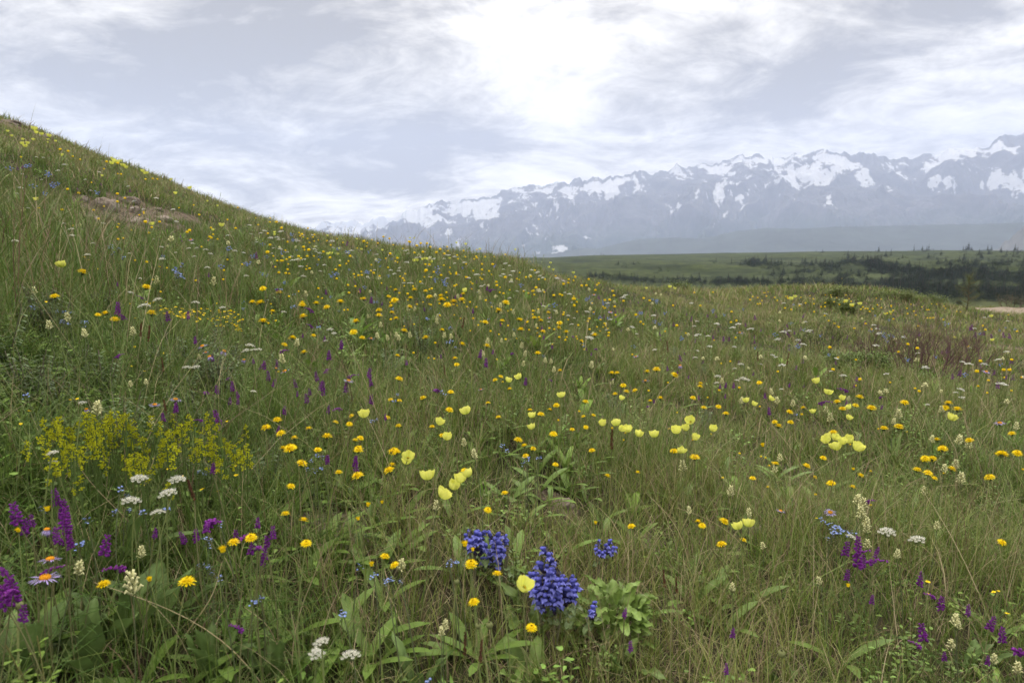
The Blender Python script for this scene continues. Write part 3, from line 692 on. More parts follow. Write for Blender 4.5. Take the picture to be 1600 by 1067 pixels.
# ==================================================================== where every flower stands (read off the photograph, region by region)
REG = {'A': (0, 700, 2.9075), 'B': (400, 700, 2.9075), 'C': (800, 700, 2.9075), 'D': (1200, 700, 2.9075), 'E': (0, 400, 3.335), 'F': (400, 400, 3.335), 'G': (800, 400, 3.335), 'H': (1200, 400, 3.335),
       'T': (0, 150, 3.9525), 'S': (400, 280, 4.0)}
def rd(txt):
    out = []; reg = None
    for w in txt.split():
        if w in REG: reg = REG[w]; continue
        a = [float(q) for q in w.split(',')]; out.append((reg[0]+a[0]/reg[2], reg[1]+a[1]/reg[2], a[2]/reg[2] if len(a) > 2 else None))
    return out
DAND = rd('''A 1062,428,60 1140,408,60 850,608,80 472,618,58 B 155,2,70 283,8,35 465,10,50 627,14,55 208,70,58 376,110,35 462,126,65 605,100,60 619,75,30 159,174,45 134,299,50 217,327,52 1053,281,40 978,526,68
1096,570,48 989,700,58 585,492,28 630,531,30 229,433,24 1130,204,16 948,103,20 C 363,11,36 735,14,40 831,43,50 434,125,36 571,110,26 543,355,42 1093,137,34 963,332,50 952,437,52 1050,417,36 846,332,34 864,352,38 88,815,58
198,75,24 62,36,24 960,48,20 95,5,24 D 208,27,24 249,45,30 176,80,38 35,71,36 287,160,44 385,176,34 421,123,32 457,162,26 678,98,32 714,48,36 746,48,30 835,94,32 727,114,42 757,137,28 793,4,34 1062,28,44 1132,23,32 1156,69,18
1007,133,36 1062,428,38 10,2,14 E 430,83,42 284,211,48 764,162,42 510,307,32 548,298,42 598,330,46 790,297,56 672,320,20 820,300,20 1315,240,34
F 36,170,34 121,189,30 22,244,46 242,256,42 240,243,30 315,246,36 440,239,42 369,267,36 153,222,22 87,288,30 246,314,44 37,340,50 190,427,40 148,462,40 250,501,44 299,415,28 130,415,20 343,160,24 465,191,26 545,134,18
541,193,24 562,224,32 641,282,34 641,310,38 709,295,30 730,325,30 718,349,26 520,340,40 508,397,42 554,426,40 773,389,38 885,424,38 936,386,26 970,386,30 932,409,22 802,264,30 692,212,28 726,163,26 764,166,22 811,176,26 824,141,28
883,159,26 903,123,30 838,76,26 900,76,30 720,115,34 760,116,18 966,228,40 1030,238,40 963,150,30 995,122,34 1072,148,34 1130,233,24 995,209,22 806,219,30 987,48,20 598,46,20 941,82,22 1143,77,20 1216,78,22 1218,96,20
1260,134,24 1250,154,28 1302,158,36 1265,283,40 1258,299,20 1283,337,28 1194,346,38 1304,367,26 1075,459,38 1204,468,38 1240,397,18 915,492,22 737,519,36 746,640,50 1037,533,38 1046,566,36 868,352,16 1015,709,42 870,739,44
748,754,28 701,748,18 1007,802,50 1246,646,34 1276,629,34 1322,692,26 1208,765,24 1263,839,30 686,842,38 497,833,16 415,865,34 487,876,16 110,854,54 52,894,60 130,924,56 200,947,48 275,898,42 371,939,64 184,999,70 544,948,22
518,959,26 322,1010,38 533,1005,58 705,1017,46 736,1020,36 742,884,24 918,889,26 970,935,22 140,1000,20 820,420,26 1114,286,16 1287,476,14 700,250,24 650,104,22 780,92,20 860,108,20 1060,86,22 1100,110,20 1180,120,22 1020,60,18
G 38,332,34 116,322,30 150,336,30 47,382,38 134,506,36 248,350,34 243,374,30 283,365,32 162,394,34 276,222,32 320,238,22 320,258,28 470,231,24 597,235,24 635,304,26 688,220,26 732,231,24 842,258,20 965,259,22 1142,290,28
1157,344,20 1226,228,20 1260,211,16 1320,210,18 420,326,26 433,341,30 480,353,24 679,341,24 668,354,20 757,471,34 856,364,30 440,294,22 508,376,18 250,596,32 520,610,36 547,609,28 705,601,30 848,620,46 814,640,20 366,660,30
580,675,34 596,705,30 640,700,28 537,719,32 632,738,26 732,703,24 674,758,16 720,755,28 773,740,34 814,752,16 876,761,14 943,739,30 982,664,28 981,680,32 1084,712,26 1030,637,18 1187,664,26 1289,661,28 1310,707,18 1000,790,30
1076,785,30 1045,767,14 1115,821,42 963,845,16 1319,864,20 243,716,24 383,759,42 231,778,42 94,802,34 151,825,48 197,800,22 372,836,26 424,830,34 522,804,30 600,797,22 610,780,22 765,824,32 385,892,36 216,928,52 314,904,32
33,958,54 64,988,48 111,1003,28 417,1013,42 844,1016,48 952,1047,60 1185,912,28 1307,988,24 113,165,26 155,121,22 42,118,20 41,86,16 420,152,28 451,142,18 386,122,20 960,190,22 1036,189,24 211,104,18 330,110,34 90,180,24 60,182,20
H 334,215,20 78,270,20 110,280,16 234,292,18 288,310,18 513,274,22 513,289,16 726,300,20 834,322,20 673,329,28 785,365,22 1118,363,22 1142,383,16 1283,393,16 1252,306,18 333,337,20 347,352,18 348,369,20 368,366,16 487,352,18
463,379,20 382,477,30 1002,291,20 974,288,18 1304,545,28 1086,549,26 1075,603,36 1229,586,24 1254,590,24 1302,572,24 1326,631,18 1239,635,18 353,592,30 494,633,28 480,698,34 717,687,32 808,709,26 777,692,22 929,711,30 940,766,34
986,798,40 457,778,28 360,759,34 388,796,34 540,792,44 183,791,28 155,808,24 113,813,34 117,866,30 35,865,28 55,885,38 340,920,40 605,897,36 682,889,44 730,844,16 1050,960,34 880,955,28 910,1004,42 943,985,20 1271,925,30
1219,1032,48 1299,1027,38 820,1056,40 856,1055,36 290,1052,36 239,1032,30 12,1005,26 27,982,20 545,978,20 453,831,16 580,840,16
T 350,325,20 370,333,24 395,342,24 472,376,20 497,392,18 105,375,18 745,483,22 725,480 920,515,20 940,510,20 965,512,20 1128,828,32 1175,841,30 1315,813,24 875,956,30 905,780,34 455,800,26 487,790,22 215,690,22 15,695,22 1000,778,26 935,843,24
1120,690,18 1210,675,18 1455,688,20 690,408,30 700,415,24 640,450,18 580,536,18 1060,520 1425,765,20
S 203,305,34 305,305,20 70,243,18 8,243,14 97,412,30 95,455,38 300,427,34 333,442,38 150,267,30 85,268,20 30,285,20 480,340,14 365,347,22 323,371,20 295,355,22 820,360,24 835,372,24 650,387,34 668,388,34 710,398,20 730,378,20 965,392,30
985,394,34 1000,400,30 1037,415,34 1040,402,34 1090,424,26 1140,436,30 1185,423,24 1215,447,20 932,433,18 1435,485,24 1550,470,22 1490,484,16 168,507,24 1310,447,24 1380,440,18 560,395,20 520,372,16 440,385,20 400,380,16 620,430,18 780,400,20 870,410,20''')
BUDS = rd('''A 1013,470,34 215,283,24 680,600,22 85,378,18 B 950,443,32 525,533,24 508,262,22 573,250,14 985,465,20 465,325,16 C 380,343,14 D 363,628,18 388,98,14 212,135,14 G 1307,990,22 H 388,100,14''')
POP = rd('''B 692,72,50 780,145,66 893,186,62 928,156,58 970,130,44 840,225,62 C 1030,370,46 1073,358,44 48,642,52 775,20,30 D 306,6,44 400,8,46 E 320,60,34 F 820,25,22 883,18,20 900,34,22 1090,187,26 565,841,56 1098,824,56 952,878,44 1000,957,46 1313,658,32 790,1062,24
G 197,38,14 200,60,14 205,73,14 328,90,16 820,165,18 850,172,16 700,170,14 40,640,30 258,737,34 105,843,36 106,903,46 567,749,32 475,883,44 545,884,46 566,912,38 597,915,46 657,941,50 742,945,50 858,922,50 911,906,42 934,868,46 952,957,44 1052,912,42 1222,762,34
1258,779,30 886,1026,34 H 118,226,26 142,217,22 400,241,14 441,263,14 482,254,14 635,297,14 615,305,12 1163,318,18 975,429,16 1185,440,16 256,664,40 310,722,38 10,750,30 384,748,30 426,796,30 417,850,28 951,855,44 305,972,42 316,954,42 347,956,38 385,981,46 429,970,50
350,1009,46 459,1012,52 234,818,16 T 205,212,22 215,228,20 262,240,20 290,250,20 318,256,18 355,282,16 305,272,16 298,288,14 210,275,18 150,272,16 192,297,20 160,298,20 165,315,22 75,250,16 55,222,16 372,368,20 632,495,14 1080,605,22 1285,652,14 1340,680,14 210,643,28
380,1055,42 1385,803,30 1310,830,20 930,795,30 700,410,24 715,418,24 735,412,22 690,422,24 760,435,22 775,440,22 790,448,22 720,400,20 745,408,20 870,468,22 885,478,20 900,482,18 1190,575,24 1055,518,20 680,385,18 S 112,335,18 122,348,16 122,272,16 517,436,18 663,440,18
445,355,16 785,445,18 620,375,16 355,425,20 455,470,24 470,466,24 515,470,20 962,370,16 990,368,16 1263,400,18 1302,408,18 1397,440,18 983,512,24 1059,502,24 1081,521,26 1208,497,12 1620,430,16''')
PUR = rd('''A 262,215,70 278,270,80 300,340,90 262,390,70 318,420,60 300,395,70 285,305,90 75,290,90 110,350,70 145,325,50 468,435,90 195,540,70 560,515,70 60,640,110 20,540,60 100,745,70 20,660,100 15,620,90 60,620,60 945,300,100 935,345,70 890,390,60 838,400,60 1135,370,80 1070,395,60 1135,450,60 965,85,50
700,380,40 1097,805,40 B 325,50,45 450,55,50 455,85,60 75,380,60 50,420,60 35,470,60 30,505,40 5,335,40 5,430,50 C 1003,833,40 540,898,30 975,1000,30 510,740,30 D 453,226,44 352,450,66 412,430,70 412,495,85 460,490,66 493,467,56 400,465,60 430,510,60 358,571,50 472,683,22 690,588,60 752,658,40 785,700,58
910,732,46 1007,788,60 1066,845,60 1126,880,80 710,825,80 692,885,40 803,940,38 1000,960,24 E 1090,95,24 612,143,20 740,208,28 1077,695,48 1128,690,48 1197,752,40 1240,718,36 1240,752,30 1183,629,22 1138,830,80 850,835,44 1320,545,28 1050,840,24
F 110,167,28 97,50,20 226,100,20 505,130,34 542,178,28 570,192,28 598,226,38 655,246,22 686,163,26 713,180,22 485,83,18 364,186,26 1153,130,24 1038,212,18 1217,165,40 878,276,22 243,412,24 357,429,30 446,467,30 290,355,36 43,565,48 362,585,50 318,622,54 345,670,60 350,700,50 205,660,46 265,735,54
215,715,26 587,605,58 600,650,50 600,742,56 437,776,52 147,800,48 468,680,60 946,680,58 1198,552,54 1165,505,50 1233,497,22 1330,500,22 785,553,26 375,1052,44 518,1055,48 963,520,18 113,900,26 675,835,24 G 69,650,44 480,310,24 465,322,20 803,323,20 538,335,22 570,382,22 770,400,28 773,430,20 958,437,28
1098,424,32 1127,426,32 868,523,40 812,583,28 1182,545,20 1255,607,24 1084,677,26 1112,670,32 1155,672,34 1110,727,26 975,735,28 920,627,20 1020,308,20 1058,308,20 937,315,18 911,300,18 388,483,18 208,640,14 153,248,16 350,213,16 655,238,16 1300,383,20 1320,725,30 705,775,20 740,755,24 518,635,20 5,500,22 863,605,18
320,415,20 H 85,388,26 112,410,24 143,393,24 172,375,26 100,360,22 232,392,22 188,542,26 147,575,30 110,670,24 188,672,22 262,630,26 472,636,30 412,686,42 460,670,26 352,550,26 545,510,26 583,727,26 985,602,34 1188,665,36 1065,402,28 1110,399,20 1245,410,26 1137,400,20 1250,627,24 273,745,54 8,805,40 590,785,22
938,485,32 1100,565,22 378,685,22 410,765,28 1050,370,20 T 130,430,26 105,440,26 155,490,20 800,580,22 630,540,20 350,592,20 1040,915,24 990,880,24 1105,862,26 1115,885,26 1185,885,24 1230,925,24 470,565,18 S 10,470,50 35,535,24 115,540,24 575,395,36 1400,690,20''')
UMB = rd('''A 632,142,72 807,145,76 762,208,78 594,242,76 717,293,60 237,25,48 245,65,30 B 298,882,76 275,935,70 430,942,84 D 540,383,68 677,418,66 378,403,42 E 680,192,32 820,230,48 753,262,60 1020,244,42 730,118,20 844,18,32 1080,62,28 975,582,50 1020,580,42 1302,468,50 1285,495,50 1325,490,34 1320,706,32 272,1028,52
1283,105,28 1160,270,34 430,765,36 F 385,384,36 407,404,32 145,293,30 14,489,38 362,443,26 247,107,30 210,20,26 G 376,290,28 222,286,22 405,355,42 642,405,20 310,357,26 486,382,20 743,490,30 955,412,32 1028,470,28 1171,471,22 955,530,28 1192,565,34 1205,597,36 1160,587,24 1073,628,36 1066,662,28 1173,648,28
1225,647,36 1200,355,32 1250,380,28 1050,353,26 950,365,22 935,245,20 1295,560,18 H 70,395,32 50,434,28 147,436,20 40,526,22 86,568,36 330,597,22 392,625,36 606,608,28 557,466,24 710,420,20 845,577,28 558,360,24 1218,541,22 1208,667,34 1245,669,24 1010,695,30 1005,735,26 990,705,22 830,775,22 70,694,22 120,388,20
T 90,898,44 440,825,36 443,863,34 630,782,30 540,982,34 1000,1008,36 790,555,18 825,690,18 1165,942,26 1215,940,26 1270,950,30 1297,972,28 1460,955,32 1200,992,24 600,467,18 230,377,16 260,378,16 135,480,16 255,515,16 1280,1060,30 S 230,385,30 250,502,30 205,480,24 175,372,20 400,460,30 380,420,24 930,440,20''')
CRM = rd('''A 350,540,60 603,610,100 640,470,50 B 820,260,50 853,800,50 845,830,40 660,525,60 C 778,78,52 990,192,48 808,282,38 1077,290,38 1145,440,34 1000,630,40 D 32,95,40 850,72,40 803,90,36 875,135,50 712,193,40 405,232,50 430,250,50 430,290,55 448,340,50 448,365,40 452,432,44 770,350,36 850,780,50 865,800,34
240,600,36 585,480,40 835,885,44 1135,995,44 1025,955,40 E 258,358,44 355,315,44 445,400,44 180,180,36 695,390,44 815,125,44 505,790,70 785,865,40 680,665,34 760,655,30 1040,525,30 1105,60,50 F 210,450,44 135,535,52 125,505,40 650,358,30 632,415,36 690,425,34 745,425,34 805,410,36 730,410,30 1020,418,30
980,412,34 1205,442,36 1248,203,24 945,318,36 940,340,30 1185,508,34 1278,440,26 585,314,22 1085,970,50 1140,1030,56 G 48,465,36 65,508,34 58,560,34 172,543,32 205,548,32 218,592,36 413,565,40 10,410,28 612,373,26 733,362,28 910,400,26 420,395,26 1190,750,36 1230,575,22 130,170,24 150,170,26 165,172,24
750,190,24 770,195,22 H 845,660,44 683,820,46 652,860,34 325,840,46 300,800,34 592,690,32 575,695,32 905,797,34 935,825,28 990,955,48 1045,980,46 850,950,36 50,750,40 130,767,40 18,705,34 65,1050,42 1300,830,34 765,430,26 655,425,26 1213,525,26 185,340,26 905,695,24 490,320,28 50,330,26
T 1075,865,40 1425,895,44 145,690,30 1020,915,28 490,780,28 S 30,505,36 95,515,28 750,495,30 245,415,24 515,500,24 600,480,20 1495,720,26''')
FGT = rd('''A 360,440,38 545,185,32 580,215,20 655,292,34 585,280,20 398,325,30 520,290,22 757,272,30 998,340,36 942,408,40 945,441,30 915,533,30 952,540,28 962,565,26 997,593,22 1153,700,22 195,280,40 910,108,26 930,117,24 B 235,95,26 268,100,24 300,92,22 282,33,24 300,40,20 250,60,20 397,752,48 18,684,38 876,514,26
907,514,28 876,532,26 592,602,18 617,598,18 658,606,18 536,578,22 470,536,16 787,1060,32 C 60,50,40 50,73,20 122,42,28 D 308,355,50 300,380,44 320,370,40 355,388,36 378,383,34 272,413,24 240,323,24 268,338,24 E 327,342,30 362,352,22 430,344,22 452,344,20 438,375,22 297,289,16 332,292,22 362,292,18 135,728,30
1267,272,28 910,18,30 935,28,34 1297,37,26 170,270,24 950,45,24 1270,240,18 F 190,265,22 205,262,22 55,234,20 325,370,22 428,287,18 1000,450,26 1020,440,22 1015,375,26 1040,477,18 735,720,22 720,755,26 622,855,20 600,860,18 965,707,20 983,718,22 320,1040,30 345,1048,26 1285,988,28 1312,1015,28 155,135,22 1212,327,18
410,88,26 430,90,22 640,50,16 G 740,222,26 755,230,28 770,228,24 760,240,20 635,468,22 165,522,22 490,258,20 395,222,22 680,293,26 670,295,20 12,385,22 420,240,22 1050,280,22 140,1048,24 80,1055,30 400,215,20 1040,290,22 H 590,395,28 610,400,30 600,412,26 630,410,30 615,425,26 645,415,24 935,350,26 915,345,24 925,358,22 145,825,22
1240,370,22 700,420,22 1290,380,20 900,325,18 T 300,478,40 290,470,36 310,485,34 55,438,30 170,425,26 190,422,24 330,545,36 350,550,34 345,540,28 205,552,26 275,600,26 595,595,26 680,930,40 690,925,30 760,935,36 730,945,30 700,970,26 1080,1010,40 1095,1022,44 1110,1028,36 1005,985,26 1000,1000,26 1540,1030,34 1550,985,30 1125,1052,24
S 155,455,40 60,480,24 180,640,24 700,578,30 680,575,26 840,600,26 1300,550,22 590,560,22 380,530,20''')
AST = rd('''A 228,505,90 205,590,120 213,370,66 E 1055,470,60 1072,502,36 1168,497,60 1092,525,56 806,775,62 915,748,70 1270,540,46 450,798,44 F 150,600,62 105,585,42 482,650,64 600,430,46 1172,695,32 G 695,650,48 876,572,44 645,523,34 1173,396,38 520,288,32 195,322,30 435,200,28 H 1215,788,56 1130,598,50 D 57,285,46 283,292,56
T 1183,885,36 1270,888,28 985,880,26''')
CNQ = rd('''A 767,95,28 920,188,28 990,197,26 1073,82,20 1110,90,18 1073,124,26 987,106,24 833,128,20 D 726,608,24 727,662,20 1026,655,22 1047,650,18 1088,752,24 220,318,14 B 5,405,20 205,435,16 E 403,745,20 365,750,18 152,808,24 108,876,22 752,600,18 686,575,14 1183,862,20 1085,992,28 680,250,18 800,243,18 762,243,20
780,250,20 705,325,16 240,240,16''')
random.seed(5)
for _ in range(110):
    a, b = random.random(), random.random(); CNQ.append((250+128*a, 478+22*b*(.5+a)+8*a, random.uniform(4, 7)))
BED = []
for _ in range(95):
    a = random.random(); x_ = 70+320*a; BED.append((x_, 664-14*math.sin(a*3.1)+random.random()**1.1*78, random.uniform(16, 34)))
BED += [(125, 752, 22), (222, 741, 24), (265, 762, 22), (330, 700, 20), (70, 690, 20), (40, 700, 20)]
DOCK = rd('B 948,880,110 1018,920,40 F 1075,345,60 985,590,60 E 850,560,70 865,780,60 730,380,70 770,400,80 G 815,470,60 520,950,110 1290,520,50 C 750,620,70 695,590,60 A 880,180,100 H 95,530,60 T 1385,850,40')
SEED = rd('B 1060,795,60 910,600,50 A 85,706,60 D 62,925,60 B 1010,800,50 C 1000,640,40')
random.seed(9)
def sprinkle(lst, n, x0, x1, f, s0, s1):
    for _ in range(n):
        x = random.uniform(x0, x1); lo, hi = f(x); lst.append((x, random.uniform(lo, hi), random.uniform(s0, s1)))
ridge = lambda x: float(np.interp(x, [0, 150, 300, 400, 550, 700, 800, 900, 1000, 1100, 1300, 1500, 1600], [185, 250, 310, 342, 378, 392, 408, 438, 450, 455, 462, 482, 486]))
sprinkle(UMB, 95, 380, 900, lambda x: (ridge(x)+4, ridge(x)+60), 5, 8); sprinkle(UMB, 34, 850, 1600, lambda x: (ridge(x)+8, ridge(x)+110), 5, 9); sprinkle(UMB, 25, 20, 420, lambda x: (ridge(x)+20, 400), 4, 7)
sprinkle(CRM, 28, 420, 980, lambda x: (ridge(x)+6, ridge(x)+100), 7, 10); sprinkle(CRM, 14, 900, 1600, lambda x: (ridge(x)+20, ridge(x)+190), 7, 10)
sprinkle(FGT, 70, 350, 1600, lambda x: (ridge(x)+10, ridge(x)+110), 5, 9)
sprinkle(DAND, 210, 420, 960, lambda x: (ridge(x)+2, ridge(x)+95), 5, 8); sprinkle(DAND, 50, 60, 450, lambda x: (ridge(x)+15, ridge(x)+150), 5, 7); sprinkle(DAND, 60, 1180, 1480, lambda x: (ridge(x)-4, ridge(x)+20), 3, 5); sprinkle(DAND, 25, 900, 1600, lambda x: (ridge(x)+40, ridge(x)+140), 5, 7)
sprinkle(PUR, 22, 180, 560, lambda x: (470, 640), 11, 17); sprinkle(PUR, 50, 700, 1600, lambda x: (ridge(x)+20, ridge(x)+120), 6, 9)
# ==================================================================== templates
def stem_var(k, sides=5, n=6, col=STEMC, r0=.0014, r1=.0009): return [(stem_geo(l, r0, r1, sides, n, col, kk).mesh('stem', MAT_STEM), l) for l, kk in ((.03, .1), (.12, -.1), (.2, .15), (-.1, .1))][:k]
STEMS = stem_var(4); STEMS_RED = stem_var(4, col=(.13, .13, .055), r0=.0012); STEMS_DK = stem_var(4, col=(.09, .11, .05), r0=.0018)
def far_geo(head, H, r=.0016, col=STEMC, leafy=False):
    g = Geo(); b = U(-.12, .12)
    tube(g, [(0, 0, 0), (b*H*.3, 0, H*.5), (b*H, 0, H)], r, 3, col); g.join(head, rotm(U(-.2, .2), U(-.2, .2), 0), 1, (b*H, 0, H))
    if leafy:
        for k in range(4): leaf(g, (0, 0, H*U(.1, .5)), dirv(U(0, 6.3), .7), .05, .010, GREEN, segs=2, bend=.3)
    return g
calx = calyx().mesh('calyx', MAT_LEAF); hcal = hairy_calyx().mesh('calyx', MAT_LEAF); pcen = poppy_center().mesh('stamens', MAT_PETAL); adisc = aster_disc().mesh('disc', MAT_PETAL)
vleaf = []
for k in range(3):
    g = Geo(); pinnate(g, (0, 0, 0), 0, .7, .11, 9, .008, .022, DGREEN, .45); vleaf.append(g.mesh('leaf', MAT_LEAF))
dleaf = []
for k in range(3):
    g = Geo(); leaf(g, (0, 0, 0), (1, 0, 1.0), .13, .024, GREEN, segs=6, shape=.7, fold=.3, bend=.4); dleaf.append(g.mesh('leaf', MAT_LEAF))
# kind: (heads [(part, mesh list, subparts)], stems, leaf meshes, natural width or height, is spike, height range, far variants, far height)
KD = {}
def kd(name, **k): KD[name] = k
M_ = lambda gs, n, m=None: [g.mesh(n, m or MAT_PETAL) for g in gs]
kd('dandelion', part='flower_head', head=M_([dandelion_head(seed=i) for i in range(4)], 'flower_head'), sub=[('calyx', calx)], stems=STEMS, leaves=dleaf, W=.036, H=(.17, .27), spike=False,
   far=[far_geo(dandelion_head(True, i), .22) for i in range(4)], FH=.22, tilt=.3, what='yellow dandelion', cat='dandelion', group='yellow dandelions all over the meadow', srange=(.6, 1.6))
kd('dandelion_bud', part='flower_head', head=M_([dandelion_head(seed=20+i, openness=.15) for i in range(2)], 'flower_head'), sub=[('calyx', calx)], stems=STEMS, leaves=dleaf, W=.022, H=(.17, .25), spike=False,
   far=[far_geo(dandelion_head(True, 30+i), .2) for i in range(1)], FH=.2, tilt=.2, what='half closed dandelion', cat='dandelion', group='half closed dandelions', srange=(.4, 1.2))
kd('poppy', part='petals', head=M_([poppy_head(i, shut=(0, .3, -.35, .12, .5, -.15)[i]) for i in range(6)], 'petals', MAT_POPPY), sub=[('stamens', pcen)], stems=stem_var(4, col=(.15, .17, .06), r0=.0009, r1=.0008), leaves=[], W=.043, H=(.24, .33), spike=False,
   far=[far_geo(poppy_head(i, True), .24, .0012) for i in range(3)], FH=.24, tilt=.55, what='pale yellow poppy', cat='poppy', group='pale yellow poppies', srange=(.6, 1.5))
kd('purple_sweetvetch', part='flower_spike', head=M_([raceme(0), raceme(1, n=26), raceme(2, arch=.9, n=20), raceme(3, n=28, l=.015)], 'flower_spike'), sub=[], stems=STEMS_RED, leaves=vleaf, W=.064, H=(.17, .27), spike=True,
   far=[far_geo(raceme(10+i, n=13, l=.018, far=True, h=.048), .17, leafy=True) for i in range(4)], FH=.2, tilt=.12, what='purple sweetvetch spike', cat='wildflower', group='purple sweetvetch spikes', srange=(.32, 1.7))
kd('white_umbel', part='flower_head', head=M_([umbel_head(i) for i in range(3)], 'flower_head'), sub=[], stems=STEMS, leaves=[], W=.034, H=(.24, .32), spike=False,
   far=[far_geo(umbel_head(5+i, True), .22) for i in range(3)], FH=.22, tilt=.15, what='white umbel flower', cat='wildflower', group='white umbel flowers', srange=(.5, 1.6))
kd('cream_lousewort', part='flower_spike', head=M_([lousewort_head(i) for i in range(3)], 'flower_spike'), sub=[], stems=STEMS_DK, leaves=[], W=.034, H=(.14, .24), spike=True,
   far=[far_geo(lousewort_head(8+i, True, h=.015), .15, leafy=True) for i in range(3)], FH=.17, tilt=.12, what='cream lousewort spike', cat='wildflower', group='cream lousewort spikes', srange=(.5, 1.5))
kd('forget_me_not', part='flower_cluster', head=M_([forget_head(i) for i in range(4)], 'flower_cluster'), sub=[], stems=STEMS_DK, leaves=[], W=.027, H=(.13, .22), spike=False,
   far=[far_geo(forget_head(9+i, True), .16, .0011) for i in range(3)], FH=.16, tilt=.2, what='pale blue forget-me-not cluster', cat='wildflower', group='blue forget-me-not clusters', srange=(.5, 1.6))
kd('aster', part='petals', head=M_([aster_rays(0), aster_rays(1), aster_rays(2, droop=.9)], 'petals'), sub=[('disc', adisc), ('calyx', calx)], stems=STEMS_RED, leaves=dleaf[:1], W=.040, H=(.16, .24), spike=False,
   far=[far_geo(Geo().join(aster_rays(4, True)).join(aster_disc()), .18)], FH=.18, tilt=.3, what='lilac aster', cat='aster', group='lilac asters with orange centres', srange=(.6, 1.6))
kd('cinquefoil', part='petals', head=M_([five_petal(i) for i in range(3)], 'petals'), sub=[], stems=STEMS, leaves=[], W=.016, H=(.12, .22), spike=False,
   far=[far_geo(Geo().join(five_petal(7, .008, wide=.011)), .14, .0008) for i in range(2)], FH=.14, tilt=.4, what='small yellow cinquefoil', cat='wildflower', group='small yellow cinquefoil flowers', srange=(.5, 1.6))
def dock_head(seed):
    g = Geo(); rs = random.Random(seed)
    tube(g, [(0, 0, 0), (0, 0, .07)], .001, 4, (.22, .08, .05))
    for k in range(70): t = rs.random(); a = rs.uniform(0, 6.28); blob(g, (math.cos(a)*.004*(1.1-t*.6), math.sin(a)*.004*(1.1-t*.6), .07*t), .0024, np.array((.20, .095, .06))*rs.uniform(.6, 1.4), 4, 2, (1, 1, 1.3))
    return g
kd('sorrel', part='seed_spike', head=M_([dock_head(i) for i in range(2)], 'seed_spike'), sub=[], stems=STEMS_RED, leaves=[], W=.075, H=(.18, .28), spike=True, far=[far_geo(dock_head(4), .2)], FH=.235, tilt=.08, what='rusty red sorrel spike', cat='wildflower', group='rusty sorrel spikes', srange=(.5, 1.4))
def seed_head(seed):
    g = Geo(); rs = random.Random(seed); blob(g, (0, 0, -.004), .007, (.20, .22, .09), 8, 5, (1, 1, 1.1))
    for k in range(22): leaf(g, (0, 0, 0), dirv(k*.2857*3+rs.uniform(-.1, .1), rs.uniform(-.3, .9)), .013, .0022, jit((.42, .38, .22), .2), segs=1)
    return g
kd('seed_head', part='head', head=M_([seed_head(i) for i in range(2)], 'head'), sub=[], stems=stem_var(3, col=(.20, .22, .08), r0=.0022, r1=.0018), leaves=[], W=.028, H=(.17, .24), spike=False, far=[far_geo(seed_head(4), .2)], FH=.2, tilt=.15, what='faded seed head', cat='seed head', group='faded seed heads', srange=(.6, 1.4))
def bed_head(seed, far=False):
    g = Geo(); rs = random.Random(seed)
    for k in range(7):
        t = k/7; c = np.array([rs.uniform(-.014, .014)*(1-t*.5), rs.uniform(-.014, .014)*(1-t*.5), -.035+.06*t])
        tube(g, [(0, 0, c[2]-.012), c], .0004, 3, (.13, .17, .05))
        for j in range(9 if not far else 4):
            q = c+np.array([rs.gauss(0, .0034), rs.gauss(0, .0034), rs.gauss(0, .003)]); blob(g, q, .0025 if not far else .0034, np.array((.86, .86, .05))*rs.uniform(.6, 1.2), 4, 2)
    return g
def bed_stem(seed):
    g = Geo(); rs = random.Random(seed); tube(g, [(0, 0, 0), (.02, 0, .5), (.0, 0, 1)], .005, 4, (.10, .15, .04))
    for k in range(15):
        for w in range(6): leaf(g, (.015, 0, .1+.85*k/15), dirv(w*1.05+k*.5, rs.uniform(0, .5)), .075, .008, jit((.10, .17, .035), .2), segs=1)
    return g
kd('bedstraw', part='flower_spray', head=M_([bed_head(i) for i in range(4)], 'flower_spray'), sub=[], stems=[(bed_stem(i).mesh('stem', MAT_LEAF), 0.0) for i in range(2)], leaves=[], W=.055, H=(.19, .27), spike=False, far=[far_geo(bed_head(9, True), .24, leafy=True)], FH=.24, tilt=.2,
   what='yellow bedstraw stem', cat='wildflower', group='bedstraw stems in the yellow stand at the left', srange=(.6, 1.3))
# ==================================================================== labels
LAND = [('large blue dragonhead clump', 862, 900), ('pair of blue dragonhead clumps', 760, 843), ('small blue dragonhead clump', 943, 850), ('three white umbels at bottom', 513, 1012), ('five white umbels at the left', 245, 770), ('bunch of four pale poppies', 700, 755),
        ('row of poppies right of centre', 965, 676), ('cluster of poppies at right', 1320, 692), ('two touching pale poppies', 1162, 825), ('big sweetvetch clump at right', 1345, 862), ('twiggy brown shrub', 1440, 550), ('yellow bedstraw stand', 230, 690), ('stony bare patch', 505, 835),
        ('rocks on the left hillside', 195, 330), ('broad-leaved green plant', 955, 930), ('tall sweetvetch at far left', 97, 810), ('pair of asters at far left', 72, 890), ('cinquefoil drift at left', 310, 492), ('bottom right corner', 1600, 1067), ('bottom left corner', 0, 1067), ('pale poppies left of centre', 690, 670)]
ORD = ['nearest', 'second nearest', 'third nearest', 'fourth nearest', 'fifth nearest', 'sixth nearest', 'seventh nearest', 'eighth nearest', 'ninth nearest']
